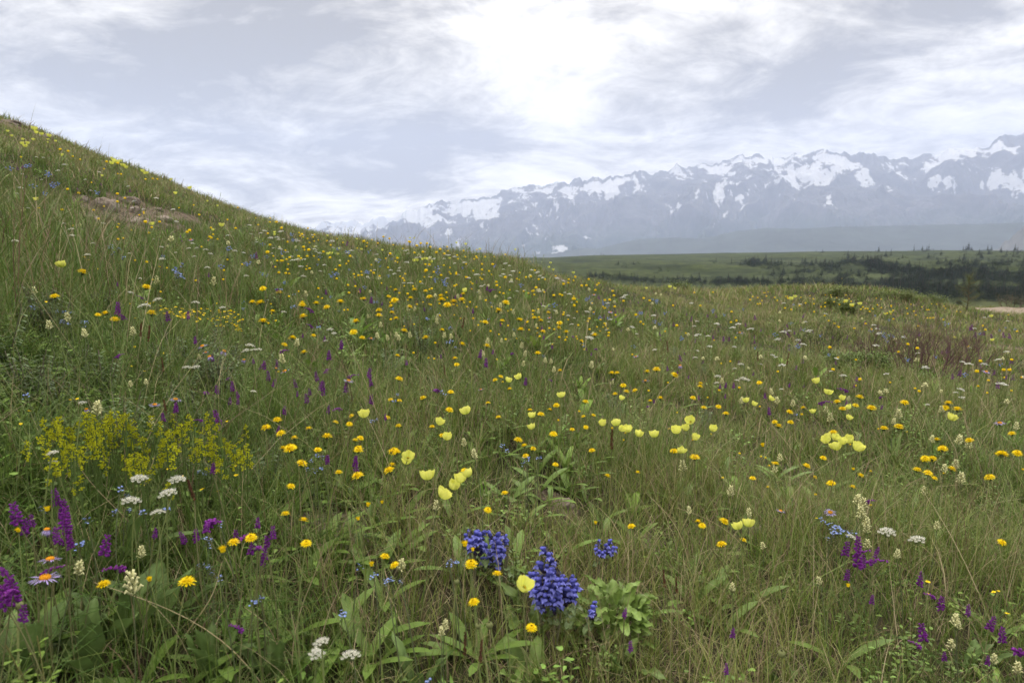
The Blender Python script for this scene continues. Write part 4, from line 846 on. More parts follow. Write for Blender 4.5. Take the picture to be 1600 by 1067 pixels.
def zone_name(px, py):
    if py < ridge(px)+55 and px < 430: return 'high on the left hillside near the skyline'
    if px < 400: return 'in the lush left part of the slope' if py < 640 else 'in the left foreground'
    if px < 900: return 'in the dense far drift under the middle skyline' if py < ridge(px)+75 else ('in the middle of the meadow' if py < 720 else 'in the middle foreground')
    if py < ridge(px)+70: return 'in the far right meadow towards the plateau'
    return 'in the right half of the meadow' if py < 740 else 'in the right foreground'
def dirword(dx, dy):
    a = math.degrees(math.atan2(-dy, dx)) % 360
    return ['right of', 'above and right of', 'above', 'above and left of', 'left of', 'below and left of', 'below', 'below and right of'][int(((a+22.5) % 360)//45)]
_count = {}
def label_all(kind, pts):
    """pts: list of (px, py, near) -> labels; near ones are told apart by the closest landmark"""
    k = KD[kind]; out = [None]*len(pts); bins = {}
    for i, (px, py, near) in enumerate(pts):
        if near:
            d = [(math.hypot(px-x, py-y), n, x, y) for n, x, y in LAND]; d.sort(); dd, n, x, y = d[0]
            bins.setdefault((n, dirword(px-x, py-y) if dd > 14 else 'beside'), []).append((dd, i))
    for (n, w), L_ in bins.items():
        L_.sort()
        for r, (dd, i) in enumerate(L_):
            if r < len(ORD): out[i] = f"{k['what'].replace('pale blue forget-me-not cluster', 'blue forget-me-not')}, {ORD[r]} {w} the {n}" if len(L_) > 1 else f"{k['what']} {w} the {n}"
    for i, (px, py, near) in enumerate(pts):
        if out[i] is None: out[i] = ('small distant ' if 'small' not in k['what'] else '')+f"{k['what']} {zone_name(px, py)}"
    return out
FARM = {}
def plant_kind(kind, pts, near_d=4.3, name=None):
    k = KD[kind]; rs = random.Random(hash(kind) % 7 + len(pts)); rs = random.Random(len(kind)*13+len(pts)); rec = []
    for px, py, w in pts:
        H = rs.uniform(*k['H'])
        x, y, z, d = place(px, py, H)
        if d > near_d: x, y, z, d = place(px, py, k['FH'])
        W = k['W']; w = w*(1.22 if kind == 'dandelion' and d > 3 else 1.0) if w else w; s = np.clip((w*d/F)/W, *k['srange']) if w else rs.uniform(.8, 1.1)
        if d > near_d and s != 1: x, y, z, d = place(px, py, k['FH']*s)
        rec.append((px, py, x, y, z, d, float(s), H, s*W/d))
    rec.sort(key=lambda r: -r[-1]); ind, rest = rec[:300], rec[300:]
    labs = label_all(kind, [(r[0], r[1], r[5] < near_d) for r in ind])
    nm = name or kind; fm = [g.mesh(nm, MAT_PETAL) for g in k['far']]
    for r, lab in zip(ind, labs):
        px, py, x, y, z, d, s, H, _ = r
        if d < near_d:
            o = bpy.data.objects.new(nm, None); o.empty_display_size = .02; link(o); o.location = (x, y, z-.004); rz = rs.uniform(0, 6.28); o.rotation_euler = (0, 0, rz)
            hh = H-(s*k['W']*.5 if k['spike'] else 0); sm, bend = k['stems'][rs.randrange(len(k['stems']))]
            # keep the head over the spot: lean the root back by the bend of the stem
            o.location = (x-math.cos(rz)*bend*hh, y-math.sin(rz)*bend*hh, float(terr(x-math.cos(rz)*bend*hh, y-math.sin(rz)*bend*hh))-.004); top = z+hh-o.location.z
            st = mk('stem', sm, o); st.scale = (hh, hh, top)
            hd = mk(k['part'], k['head'][rs.randrange(len(k['head']))], o, (bend*hh, 0, top)); hd.scale = (s, s, s); hd.rotation_euler = (rs.uniform(-1, 1)*k['tilt'], rs.uniform(-1, 1)*k['tilt']+bend, rs.uniform(0, 6.28))
            for sn, smh in k['sub']: mk(sn, smh, hd)
            for q in range(min(len(k['leaves']), 3)):
                lf = mk('leaf', k['leaves'][q], o, (0, 0, .0 if k['leaves'] is dleaf else hh*.25*q)); lf.rotation_euler = (0, 0, q*2.1+rs.uniform(-.5, .5)); c = rs.uniform(.7, 1.1); lf.scale = (c, c, c)
        else:
            o = mk(nm, fm[rs.randrange(len(fm))], None, (x, y, z-.004)); o.rotation_euler = (rs.uniform(-.08, .08), rs.uniform(-.08, .08), rs.uniform(0, 6.28)); o.scale = (s, s, s)
        tag(o, lab, k['cat'], k['group'])
    if rest:
        items = []
        for i, g in enumerate(k['far']):
            R_ = rest[i::len(k['far'])]
            if R_: items.append((g, np.array([(r[2], r[3], r[4]-.004) for r in R_]), np.array([r[6] for r in R_]), rng.uniform(0, 6.28, len(R_)), np.ones((len(R_), 3))))
        batch(nm, items, MAT_PETAL, f"the tiniest {k['what']}s scattered far off in the meadow", k['cat'])
    return rec
for kind, pts in (('dandelion', DAND), ('dandelion_bud', BUDS), ('poppy', POP), ('purple_sweetvetch', PUR), ('white_umbel', UMB), ('cream_lousewort', CRM), ('forget_me_not', FGT), ('aster', AST), ('cinquefoil', CNQ), ('bedstraw', BED), ('sorrel', DOCK), ('seed_head', SEED)):
    plant_kind(kind, pts, name='dandelion' if kind == 'dandelion_bud' else None)
# ==================================================================== blue dragonheads
def yz(P, px, py): pass
blossoms = [hooded_flower(i).mesh('blossom', MAT_BLUE) for i in range(5)]
def dragonhead(cpx, cpy, H, pts, reg, label, depth=.8, nstem=5, leaves=6):
    ox, oy, sc = REG[reg]; x, y, z, d = place(cpx, cpy, H); o = bpy.data.objects.new('dragonhead', None); o.empty_display_size = .03; link(o); o.location = (x, y, z-.003)
    az = math.atan2(x, y); o.rotation_euler = (0, 0, -az)       # local -Y faces the path it is seen from
    tag(o, label, 'wildflower', 'blue dragonhead clumps')
    L_ = [((ox+a/sc-cpx)*d/F, -(oy+b/sc-cpy)*d/F) for a, b in pts]
    rx = max(abs(a) for a, _ in L_)+.008; rzz = max(abs(b) for _, b in L_)+.012
    rs = random.Random(int(cpx)); tops = []
    def put(lx, ly, lz, yaw, up, s):
        b = mk('blossom', blossoms[rs.randrange(5)], o, (lx*1.06+rs.uniform(-.003, .003), ly, H+lz+rs.uniform(-.003, .003))); b.rotation_euler = (rs.uniform(-.5, .5), -up+rs.uniform(-.2, .2), yaw+rs.uniform(-.45, .45)); b.scale = (s, s, s); mk('calyx', hcal, b)
    for lx, lz in L_:
        q = 1-(lx/rx)**2-(lz/rzz)**2; ly = -depth*.06*math.sqrt(max(q, .05))
        yaw = math.atan2(ly*1.0, lx*1.5+rs.uniform(-.03, .03)) ; s = rs.uniform(.85, 1.2)*(1 if len(L_) > 10 else .82)
        dx, dy = math.cos(yaw), math.sin(yaw); up = rs.uniform(.35, .95)
        put(lx-dx*.013*s, ly-dy*.013*s, lz-.012*s, yaw, up, s)
    for k in range(len(L_)//2):                                   # the far side of the clump
        lx, lz = L_[k*2]; put(lx*.7, .026*depth, lz*.8-.022, rs.uniform(.2, 2.9), rs.uniform(.1, .5), .85)
    g = Geo()
    for k in range(int(len(L_)*3.5)):
        lx, lz = L_[k % len(L_)]; leaf(g, (lx*.8, rs.uniform(-.02, .02), H+lz-.018), dirv(rs.uniform(0, 6.28), rs.uniform(-.2, 1)), .018, .007, jit((.055, .05, .06), .3), segs=2)
    mk('bracts', g.mesh('bracts', MAT_LEAF), o)
    bot = min(b for _, b in L_)
    for k in range(nstem):
        a = rs.uniform(-.5, .5)*rx*1.3; g = Geo(); tube(g, [(a*.35, rs.uniform(-.01, .01), 0), (a*.8, 0, H*.5), (a, 0, H+bot*.5)], (.0022, .002, .0018), 5, (.16, .15, .09)); mk('stem', g.mesh('stem', MAT_STEM), o)
    for k in range(leaves):
        g = Geo(); oval_leaf(g, (0, 0, 0), (1, 0, rs.uniform(-.1, .5)), rs.uniform(.022, .032), rs.uniform(.014, .02), jit((.13, .18, .075), .2)); lf = mk('leaf', g.mesh('leaf', MAT_LEAF), o, (rs.uniform(-.8, .8)*rx, rs.uniform(-.03, .01), max(H+bot-.008-rs.uniform(0, .03), .01))); lf.rotation_euler = (0, 0, rs.uniform(-3.1, 0))
def oval_leaf(g, base, d, length, width, col, n=9, scallop=.10, curl=.25, up=(0, 0, 1)):
    """broad leaf with a scalloped edge, a sunken midrib and side veins"""
    d = np.asarray(d, float); d /= np.linalg.norm(d); s = np.cross(d, up); s /= np.linalg.norm(s)+1e-9; nr = np.cross(s, d); V = []; C = []; rows = 5
    ph = random.uniform(0, 6)
    for i in range(n+1):
        t = i/n; w = width*.5*(math.sin(math.pi*min(t*.93+.07, 1))**.6)*(.55+.45*math.sin(min(t*1.25, 1)*1.57)); 
        for j in range(-2, 3):
            q = j/2; e = 1+(scallop*math.sin(t*n*2.2+ph) if abs(j) == 2 else 0)
            p = np.asarray(base)+d*length*t+s*w*q*e+nr*(w*.45*abs(q)**1.3+.004*math.sin(t*14+ph)*abs(q)-curl*length*t*t)
            V.append(p); C.append(np.asarray(col)*(1.25 if j == 0 else .94+.10*((i+abs(j)) % 2)))
    g.add(V, q2t(grid_quads(n+1, rows)), np.array(C))
dragonhead(862, 899, .165, [(150, 440), (155, 465), (185, 475), (125, 495), (152, 497), (185, 510), (165, 520), (110, 530), (190, 545), (75, 555), (150, 545), (225, 550), (120, 560), (135, 600), (150, 580), (190, 580), (215, 575), (245, 570), (275, 575), (290, 605), (265, 600), (225, 605), (195, 610), (110, 620), (80, 610), (125, 640),
    (150, 620), (185, 645), (215, 625), (275, 635), (255, 640), (225, 668), (190, 690), (130, 685), (130, 655), (165, 650), (60, 570), (245, 600), (165, 560), (100, 590), (205, 560), (235, 585), (175, 600), (205, 640)], 'C', 'large dense clump of deep blue dragonhead blossoms above a broad-leaved plant', nstem=6, leaves=9)
dragonhead(740, 837, .15, [(965, 370), (985, 355), (1012, 358), (980, 385), (1015, 380), (1000, 372), (1025, 405), (1042, 425), (980, 425), (1035, 437), (1018, 400), (968, 400), (995, 400)], 'B', 'left of the paired blue dragonhead clumps, compact, above a yellow dandelion', nstem=3, leaves=4)
dragonhead(777, 845, .14, [(1072, 378), (1105, 375), (1118, 392), (1095, 425), (1130, 420), (1092, 440), (1095, 470), (1067, 480), (1035, 492), (1100, 390), (1080, 410), (1060, 450), (1098, 485)], 'B', 'right of the paired blue dragonhead clumps, loose, with scattered blossoms', nstem=3, leaves=4)
dragonhead(943, 850, .14, [(388, 425), (410, 432), (440, 412), (447, 440), (420, 447), (432, 425), (400, 442), (455, 428)], 'C', 'small blue dragonhead of a few blossoms alone in the grass', nstem=2, leaves=3)
dragonhead(922, 945, .13, [(357, 692), (352, 708), (362, 706)], 'C', 'nearly faded dragonhead with one blue tip and dark calyces', nstem=1, leaves=3)
# ---- broad-leaved plants
def leafy_plant(px, py, spread_px, n, L0, W0, label, name='broad_leaved_plant', upr=(.5, 1.3), tall=.0, col=(.125, .185, .045), cat='plant', group='broad-leaved plants in the foreground', curl=(.1, .6)):
    x, y, z, d = place(px, py, .02); o = bpy.data.objects.new(name, None); o.empty_display_size = .03; link(o); o.location = (x, y, z-.002); rs = random.Random(int(px+py)); sw = spread_px*d/F/2
    for k in range(n):
        g = Geo(); a = rs.uniform(0, 6.28); q = math.sqrt(rs.random()); c = (q*sw*math.cos(a), q*sw*.7*math.sin(a)); zz = tall*rs.random()*(1-q*.3)
        zz = max(zz, float(terr(x+c[0], y+c[1]))-z)
        el = rs.uniform(*upr); oval_leaf(g, (0, 0, 0), dirv(a+rs.uniform(-.6, .6), el), L0*rs.uniform(.65, 1.15), W0*rs.uniform(.75, 1.15), jit(col, .22), curl=rs.uniform(*curl), up=(0, 0.01, 1)); mk('leaf', g.mesh('leaf', MAT_LEAF), o, (*c, zz))
    tag(o, label, cat, group)
leafy_plant(955, 1000, 86, 84, .052, .026, 'large bright green broad-leaved plant right of the big blue clump', tall=.15, upr=(.3, 1.4), col=(.15, .225, .05))
leafy_plant(972, 1048, 60, 16, .05, .028, 'bright green broad-leaved plant low beneath the large one', tall=.05)
leafy_plant(830, 985, 60, 16, .055, .030, 'round-leaved plant under the big blue dragonhead clump', tall=.10)
leafy_plant(770, 890, 60, 14, .05, .024, 'dark leafy plant under the paired dragonhead clumps', tall=.08, col=(.08, .13, .035))
leafy_plant(828, 1062, 40, 9, .09, .034, 'jagged dandelion leaves at the bottom edge below the dragonhead', upr=(.7, 1.4))
for px, py, n, l, w, lab in ((180, 985, 6, .13, .045, 'upright broad grey-green leaves below the greenish spike at left'), (140, 1035, 6, .11, .04, 'broad pointed leaves at the bottom left, beside long straw'), (35, 1040, 8, .12, .045, 'bright green broad leaves in the bottom left corner'), (172, 885, 4, .16, .032, 'tall lance-shaped leaves among the left sweetvetches'),
        (250, 880, 4, .15, .034, 'tall dark lance-shaped leaves below the five white umbels'), (330, 1040, 7, .10, .03, 'narrow broad leaves low in the left foreground'), (245, 970, 6, .11, .034, 'leaf tuft below the bright dandelion at left'), (428, 1040, 6, .11, .026, 'narrow upright green leaves left of the bottom umbels'),
        (1222, 1062, 5, .07, .03, 'small leaves at the foot of the bottom right seed head'), (1500, 1040, 7, .10, .03, 'narrow leaves below the right foreground sweetvetches'), (650, 1060, 6, .08, .02, 'small dark leaves at the middle of the bottom edge')):
    leafy_plant(px, py, 36, n, l, w, lab, upr=(.8, 1.45), col=(.10, .155, .045), curl=(0, .4))
# ---- dry bent stalks that stand out one by one: root, tip (pixels), sag
STALK = [((425, 1065), (205, 925), .2), ((240, 880), (155, 725), .15), ((235, 870), (240, 735), .1), ((455, 1050), (495, 865), .05), ((465, 1045), (400, 945), .2), ((290, 985), (345, 890), .15), ((1085, 905), (1020, 780), .3), ((1130, 1005), (1190, 930), .1), ((1155, 1000), (1055, 955), .1), ((1000, 955), (1010, 865), .1),
         ((1590, 1062), (1500, 965), .1), ((1320, 950), (1270, 860), .1), ((610, 720), (545, 525), .05), ((1290, 930), (1265, 855), .25), ((895, 1062), (826, 1010), .3), ((1330, 690), (1270, 602), .05), ((770, 640), (738, 580), .05), ((1510, 930), (1420, 845), .15), ((1190, 870), (1075, 800), .3), ((520, 920), (572, 900), .5),
         ((640, 780), (690, 755), .6), ((680, 730), (650, 700), .3), ((1075, 745), (1055, 735), .8), ((60, 800), (22, 770), .1), ((590, 950), (605, 890), .1), ((1400, 880), (1480, 860), .2)]
mats_straw = foliage_mat('straw', None, .15, .15, .6, 30)
for i, (a, b, sag) in enumerate(STALK):
    x, y, z, d = place(*a, .03); H = (a[1]-b[1])*d/F*1.05+.02; dxx = (b[0]-a[0])*d/F
    g = Geo(); t = np.linspace(0, 1, 12); rs = random.Random(i)
    P = np.stack([dxx*t+.012*np.sin(t*5+i), .02*np.sin(t*3+i*2), H*(t+sag*np.sin(t*3.14)*.5)], -1); tube(g, P, np.linspace(.0014, .0006, 12), 4, np.array(STRAW)*rs.uniform(.8, 1.15))
    o = bpy.data.objects.new('dry_stalk', None); link(o); o.location = (x, y, z); mk('stem', g.mesh('stem', mats_straw), o)
    g = Geo()
    for k in range(14):
        q = P[-1]*(1-.012*k)+np.array([0, 0, 0]); leaf(g, P[-1-(k//6)]+(P[-1]-P[-3])*rs.uniform(-.8, .2), (dxx*.4+rs.uniform(-.5, .5)*.1, rs.uniform(-.1, .1), .1), .011, .0026, np.array(STRAW)*rs.uniform(.7, 1.2), segs=1)
    mk('seed_head', g.mesh('seed_head', mats_straw), o)
    d_ = sorted((math.hypot(b[0]-q[1], b[1]-q[2]), q[0], q[1], q[2]) for q in LAND)[0]
    side = 'leaning left' if dxx < -.01 else ('leaning right' if dxx > .01 else 'upright')
    tag(o, f"straw stalk {side}, tip {dirword(b[0]-d_[2], b[1]-d_[3])} the {d_[1]}"+('' if i % 2 else ''), 'grass stalk', 'long dry straw stalks')
# ==================================================================== rocks and stones
m, t, o_ = new_mat('lichened_stone'); tcn = t.nodes.new('ShaderNodeTexCoord')
na = noise_node(t, tcn.outputs['Object'], 9, 8, .65); nb = noise_node(t, tcn.outputs['Object'], 55, 6, .7)
cc = ramp_node(t, na, [(.3, (.11, .088, .072)), (.5, (.22, .18, .15)), (.62, (.33, .28, .24)), (.75, (.17, .16, .115))]); c2 = ramp_node(t, nb, [(.35, .55), (.65, 1.15)])
mm = t.nodes.new('ShaderNodeMix'); mm.data_type = 'RGBA'; mm.blend_type = 'MULTIPLY'; mm.inputs[0].default_value = 1; L(t, cc, mm.inputs[6]); L(t, c2, mm.inputs[7])
p = pbsdf(t, mm.outputs[2], .9, .2); bp = t.nodes.new('ShaderNodeBump'); bp.inputs['Strength'].default_value = .7; bp.inputs['Distance'].default_value = .01; L(t, nb, bp.inputs['Height']); L(t, bp.outputs[0], p.inputs['Normal']); L(t, p.outputs[0], o_.inputs[0])
MAT_ROCK = m
def rock(px, py, wpx, hpx, label, seed, name='rock', group='rocks cropping out of the left hillside', cat='rock'):
    x, y, z, d = place(px, py+hpx*.35, 0); n, mq = 40, 24; th = np.linspace(0, math.pi, mq); ph = np.linspace(0, 2*math.pi, n, endpoint=False); TH, PH = np.meshgrid(th, ph, indexing='ij')
    D = np.stack([np.sin(TH)*np.cos(PH), np.sin(TH)*np.sin(PH), np.cos(TH)], -1); rad = 1+.30*(ridged(D[..., 0]*1.6+seed*3.1+D[..., 2], D[..., 1]*1.6+D[..., 2]*1.3, seed, 4)-.7)*2+.10*fbm(D[..., 0]*6+seed, D[..., 1]*6+D[..., 2]*5, seed+3, 4)
    V = D*rad[..., None]; V = np.sign(V)*np.abs(V)**.8*np.array([wpx*d/F/2, wpx*d/F/2.4, hpx*d/F*.75]); V[0] = V[0].mean(0); V[-1] = V[-1].mean(0)
    me = np_mesh(name, V.reshape(-1, 3), None, grid_quads(mq, n, True), [MAT_ROCK]); o = mk(name, me, None, (x, y, z)); o.rotation_euler = (0, 0, seed*.9); tag(o, label, cat, group)
rock(165, 320, 33, 20, 'grey pinkish boulder, largest of the rocks on the left hillside', 1); rock(203, 312, 28, 9, 'flat tan slab right of the hillside boulder', 2); rock(210, 328, 15, 11, 'small pale block below the flat hillside slab', 3); rock(217, 346, 30, 12, 'rounded pinkish rock, lowest of the hillside rocks', 4)
rock(143, 342, 22, 10, 'low rock left below the hillside boulder', 5); rock(247, 327, 16, 6, 'thin pale slab under the dark hollow at right of the rocks', 6); rock(256, 341, 26, 8, 'low brownish rock rightmost of the hillside group', 7); rock(132, 311, 12, 9, 'small rock left of the hillside boulder', 8)
rock(18, 192, 26, 7, 'pinkish rock near the top left of the skyline', 9); rock(70, 214, 22, 6, 'pinkish rock on the ridge among pale poppies', 10)
G_ = 'stones lying in the bare foreground patch'
for i, (px, py, w, h, lab) in enumerate([(497, 830, 12, 9, 'pale grey stone, brightest in the bare foreground patch'), (540, 823, 18, 6, 'flat tan stone at the top of the bare patch'), (529, 834, 28, 4, 'long thin stone in the middle of the bare patch'), (561, 848, 15, 6, 'pale stone at the right of the bare patch'), (487, 816, 13, 7, 'brownish stone at the upper left of the bare patch'), (575, 812, 12, 6, 'small brown stone above the bare patch'),
        (458, 850, 8, 6, 'tiny stone left of the bare patch'), (545, 862, 10, 5, 'tiny stone below the bare patch')]): rock(px, py, w, h, lab, 20+i, 'stone', G_, 'stone')
rock(880, 783, 34, 12, 'brown earthy stone half hidden in the grass above the blue clump', 31, 'stone', 'stones half hidden in the grass', 'stone'); rock(1182, 828, 24, 14, 'dark brown stone behind the two touching poppies', 32, 'stone', 'stones half hidden in the grass', 'stone')
g = Geo(); rs = random.Random(8)
for k in range(3): blob(g, (0, 0, 0), 1, (1, 1, 1), 6, 4, (1, .8, .55))
PB = []
for bx, by, r_ in _b:
    for k in range(90): a, q = rs.uniform(0, 6.28), r_*1.1*math.sqrt(rs.random()); PB.append((bx+q*math.cos(a), by+q*math.sin(a), min(.05, max(.0025, r_*.05*rs.random()**3+.003))))
PB = np.array(PB); g = Geo(); blob(g, (0, 0, 0), 1, (1, 1, 1), 6, 4, (1.1, .8, .5)); me = batch('gravel', [(g, np.stack([PB[:, 0], PB[:, 1], terr(PB[:, 0], PB[:, 1])+.001], -1), PB[:, 2], rng.uniform(0, 6.28, len(PB)), np.ones((len(PB), 3)))], MAT_ROCK, 'crumbs of stone and gravel on the bare patches', 'gravel')
# the dark crumbling bank where the slope breaks off
x0, y0, z0, d0 = place(852, 420, 0)
# ==================================================================== shrubs and sapling
def branching(g, base, az, el, L_, r, depth, rs, col, tips, curve=.3, split=3):
    n = 5; P = [np.asarray(base, float)]; d = dirv(az, el)
    for k in range(n): d = d+np.array([rs.gauss(0, .10), rs.gauss(0, .10), curve*.12]); d /= np.linalg.norm(d); P.append(P[-1]+d*L_/n)
    tube(g, P, np.linspace(r, r*.55, n+1), 4, col)
    tips.append(P[-1]); tips.append(P[3])
    if depth > 0:
        for k in range(split):
            q = P[rs.randint(2, n)]; a = rs.uniform(0, 6.28); dd = d+.55*np.array([math.cos(a), math.sin(a), .2]); dd /= np.linalg.norm(dd); branching(g, q, math.atan2(dd[1], dd[0]), math.asin(dd[2]), L_*rs.uniform(.5, .75), r*.6, depth-1, rs, col, tips, curve, split)
def shrub(px, py, wpx, hpx, nb, leafn, name, label, cat, twig, leafc, depth=2, lean=0, seed=1, lsize=.02, twr=.004, group=None):
    x, y, z, d = place(px, py, 0); W, H = wpx*d/F, hpx*d/F; rs = random.Random(seed); random.seed(seed); o = bpy.data.objects.new(name, None); link(o); o.location = (x, y, z-.01); tips = []
    for k in range(nb):
        g = Geo(); u = (k+.5)/nb*2-1; a = 0 if u > 0 else math.pi
        bx = u*W*.33; by = rs.uniform(-.25, .25)*W*.5; el = math.atan2(H, abs(u)*W*.3+.02*H)+rs.uniform(-.15, .15); branching(g, (bx, by, 0), a+rs.uniform(-.7, .7)+lean, min(el, 1.5), H*.72, twr, depth, rs, jit(twig, .2), tt := []); tips += tt
        mk('branch', g.mesh('branch', MAT_STEM), o)
    if leafn:
        g = Geo()
        for k in range(leafn):
            q = tips[rs.randrange(len(tips))]+np.array([rs.gauss(0, lsize*1.3), rs.gauss(0, lsize*1.3), rs.gauss(0, lsize*1.3)]); q[2] = max(q[2], .01); leaf(g, q, dirv(rs.uniform(0, 6.28), rs.uniform(-.4, 1.2)), lsize*rs.uniform(.7, 1.4), lsize*.45, jit(leafc, .3), segs=2, bend=.3)
        mk('foliage', g.mesh('foliage', MAT_LEAF), o)
    tag(o, label, cat, group)
shrub(1440, 594, 190, 56, 44, 500, 'bare_shrub', 'sprawling purplish brown shrub of bare twigs in the right half', 'shrub', (.11, .062, .058), (.10, .14, .05), 3, .25, 3, .02, .0042)
shrub(1338, 586, 84, 24, 16, 4200, 'leafy_shrub', 'low dark green leafy shrub just left of the bare twiggy shrub', 'shrub', (.09, .07, .05), (.12, .185, .038), 2, 0, 5, .022, .004)
shrub(1285, 560, 70, 45, 8, 1600, 'leafy_shrub', 'yellowish green low shrub left of the dark leafy one', 'shrub', (.09, .08, .05), (.13, .17, .035), 2, 0, 6, .02, .004)
def sapling(px, py, hpx):
    x, y, z, d = place(px, py, 0); H = hpx*d/F; rs = random.Random(12); o = bpy.data.objects.new('sapling', None); link(o); o.location = (x, y, z-.02); g = Geo(); tube(g, [(0, 0, 0), (.03*H, 0, H*.4), (0, 0, H*.75), (.02*H, 0, H)], (.016, .013, .009, .004), 5, (.10, .08, .05)); mk('trunk', g.mesh('trunk', MAT_STEM), o); f_ = Geo()
    for k in range(34):
        t_ = .12+.86*k/34; a = rs.uniform(0, 6.28); l = H*(.26+.16*math.sin(t_*3.1))*rs.uniform(.6, 1.2)*(1.1-t_*.6); b = np.array([.02*H*math.sin(t_*3), 0, H*t_]); e = b+dirv(a, rs.uniform(.2, .9))*l; g = Geo(); tube(g, [b, (b+e)/2-[0, 0, .01], e], (.009, .006, .003), 3, (.11, .09, .05)); mk('branch', g.mesh('branch', MAT_STEM), o)
        for j in range(110): q = b+(e-b)*rs.uniform(.15, 1.05)+np.array([rs.gauss(0, .035), rs.gauss(0, .035), rs.gauss(0, .035)]); leaf(f_, q, dirv(rs.uniform(0, 6.28), rs.uniform(-.3, 1.2)), .055, .022, jit((.17, .20, .05), .3), segs=1)
    mk('foliage', f_.mesh('foliage', MAT_LEAF), o); tag(o, 'slender yellow-green sapling standing at the right meadow edge', 'sapling')
sapling(1510, 488, 50)
shrub(1588, 486, 46, 18, 10, 1500, 'leafy_shrub', 'low dark shrub in front of the dirt track at right', 'shrub', (.12, .08, .06), (.075, .075, .035), 2, 0, 9, .05, .010)
for i, (px, py, w, h) in enumerate([(1400, 463, 60, 9), (1310, 459, 50, 8), (1450, 470, 46, 8), (1062, 449, 34, 7), (1325, 488, 18, 12), (1300, 478, 30, 8)]):
    shrub(px, py+3, w, h, 8, 1300, 'low_bush', ['low olive bush on the right skyline mound', 'low olive bush left of the skyline mound', 'low olive bush right of the skyline mound', 'green hummock bush where the slope dips behind the meadow', 'bright green tussock below the skyline mound', 'green tussock left below the skyline mound'][i], 'bush', (.10, .10, .05), (.13, .17, .04), 1, 0, 30+i, .05, .008, 'low bushes along the far meadow edge')
rs = random.Random(77)
for i, px in enumerate([590, 617, 655, 672, 684, 695, 706, 716, 733, 745, 752, 760, 768, 781, 790]):
    py = ridge(px)+8; x, y, z, d = place(px, py, 0); g = Geo(); H = rs.uniform(10, 19)*d/F; tube(g, [(0, 0, 0), (.01, 0, H*.5), (rs.uniform(-.03, .03), 0, H)], .002, 3, (.08, .09, .04))
    o = bpy.data.objects.new('leafy_shoot', None); link(o); o.location = (x, y, z); mk('stem', g.mesh('stem', MAT_STEM), o); g = Geo()
    for k in range(26): t_ = rs.uniform(.25, 1); leaf(g, (rs.gauss(0, .006), rs.gauss(0, .006), H*t_), dirv(rs.uniform(0, 6.28), rs.uniform(-.1, 1)), .036, .013, jit(DGREEN, .25), segs=2, bend=.3)
    mk('leaves', g.mesh('leaves', MAT_LEAF), o); tag(o, 'dark leafy shoot standing up against the mountains on the middle skyline', 'plant', 'leafy shoots along the middle skyline')
# ==================================================================== dirt track at the far right
ta = np.linspace(azp(1530), azp(2200), 60); tr = np.linspace(0, 1, 14); TR, TA = np.meshgrid(tr, ta, indexing='ij')
Rc_, _ = crest(TA); RRt = Rc_*(.80+.17*TR)+.5*np.sin(TA*30); XX, YY = RRt*np.sin(TA), RRt*np.cos(TA)
m, t, o_ = new_mat('track_dirt'); tcn = t.nodes.new('ShaderNodeTexCoord'); nn_ = noise_node(t, tcn.outputs['Object'], 2.5, 8, .65)
p = pbsdf(t, ramp_node(t, nn_, [(.3, (.15, .115, .09)), (.6, (.25, .205, .165)), (.75, (.32, .27, .23))]), .95, .1); L(t, p.outputs[0], o_.inputs[0])
me = np_mesh('dirt_track', np.stack([XX, YY, terr(XX, YY)+.05*np.minimum(TR*8, 1)*np.minimum((1-TR)*8, 1)+.10*TR], -1).reshape(-1, 3), None, grid_quads(14, 60)[:, ::-1], [m]); tag(mk('dirt_track', me), kind='structure')
# ==================================================================== trees on the plateau
m = foliage_mat('needle_foliage', None, .1, .2, .8, .6, .1); MAT_NEEDLE = m
def conifer(seed, full=1.0):
    rs = random.Random(seed); tr_ = Geo(); tube(tr_, [(0, 0, 0), (rs.uniform(-.1, .1), 0, 4), (0, 0, 7.6)], (.18, .12, .03), 5, (.09, .065, .045)); cr = Geo(); n = 15
    for k in range(n):
        t_ = k/n; zz = .7+6.9*t_; r = 2.0*full*(1-t_)**.8*rs.uniform(.65, 1.15)+.12
        m_ = 9
        for j in range(m_):
            if rs.random() < .14: continue
            a = j/m_*6.283+k*1.1+rs.uniform(-.3, .3); rr_ = r*rs.uniform(.6, 1.15); c = jit((.022, .034, .016), .3)
            leaf(cr, (0, 0, zz+.25), dirv(a, -.18+rs.uniform(-.15, .2)), rr_, rr_*.55, c, segs=2, shape=.6, bend=.12); leaf(cr, (0, 0, zz-.1), dirv(a+.3, .12), rr_*.8, rr_*.4, c, segs=1, shape=.6)
    return tr_, cr
TREES = [conifer(i, f) for i, f in enumerate((1, .8, 1.25, 1.1))]
TM = [(a.mesh('trunk', MAT_STEM), b.mesh('crown', MAT_NEEDLE)) for a, b in TREES]
_TP = np.geomspace(150, 2200, 1500)
def place_plat(px, py):
    d = pdir(px, py); P = d[None]*_TP[:, None]; c = P[:, 2]+EYE-plat(P[:, 0], P[:, 1]); k = np.nonzero(c <= 0)[0]; t_ = _TP[k[0]] if len(k) else _TP[np.argmin(c)]; x, y = d[0]*t_, d[1]*t_; return x, y, float(plat(x, y)), t_
tp = []; rs = random.Random(4)
def belt(pts, n, sp):
    for _ in range(n):
        i = rs.randrange(len(pts)-1); f = rs.random(); a, b = pts[i], pts[i+1]; tp.append((a[0]+(b[0]-a[0])*f+rs.gauss(0, 5), a[1]+(b[1]-a[1])*f+rs.gauss(0, sp), rs.uniform(.7, 1.25)))
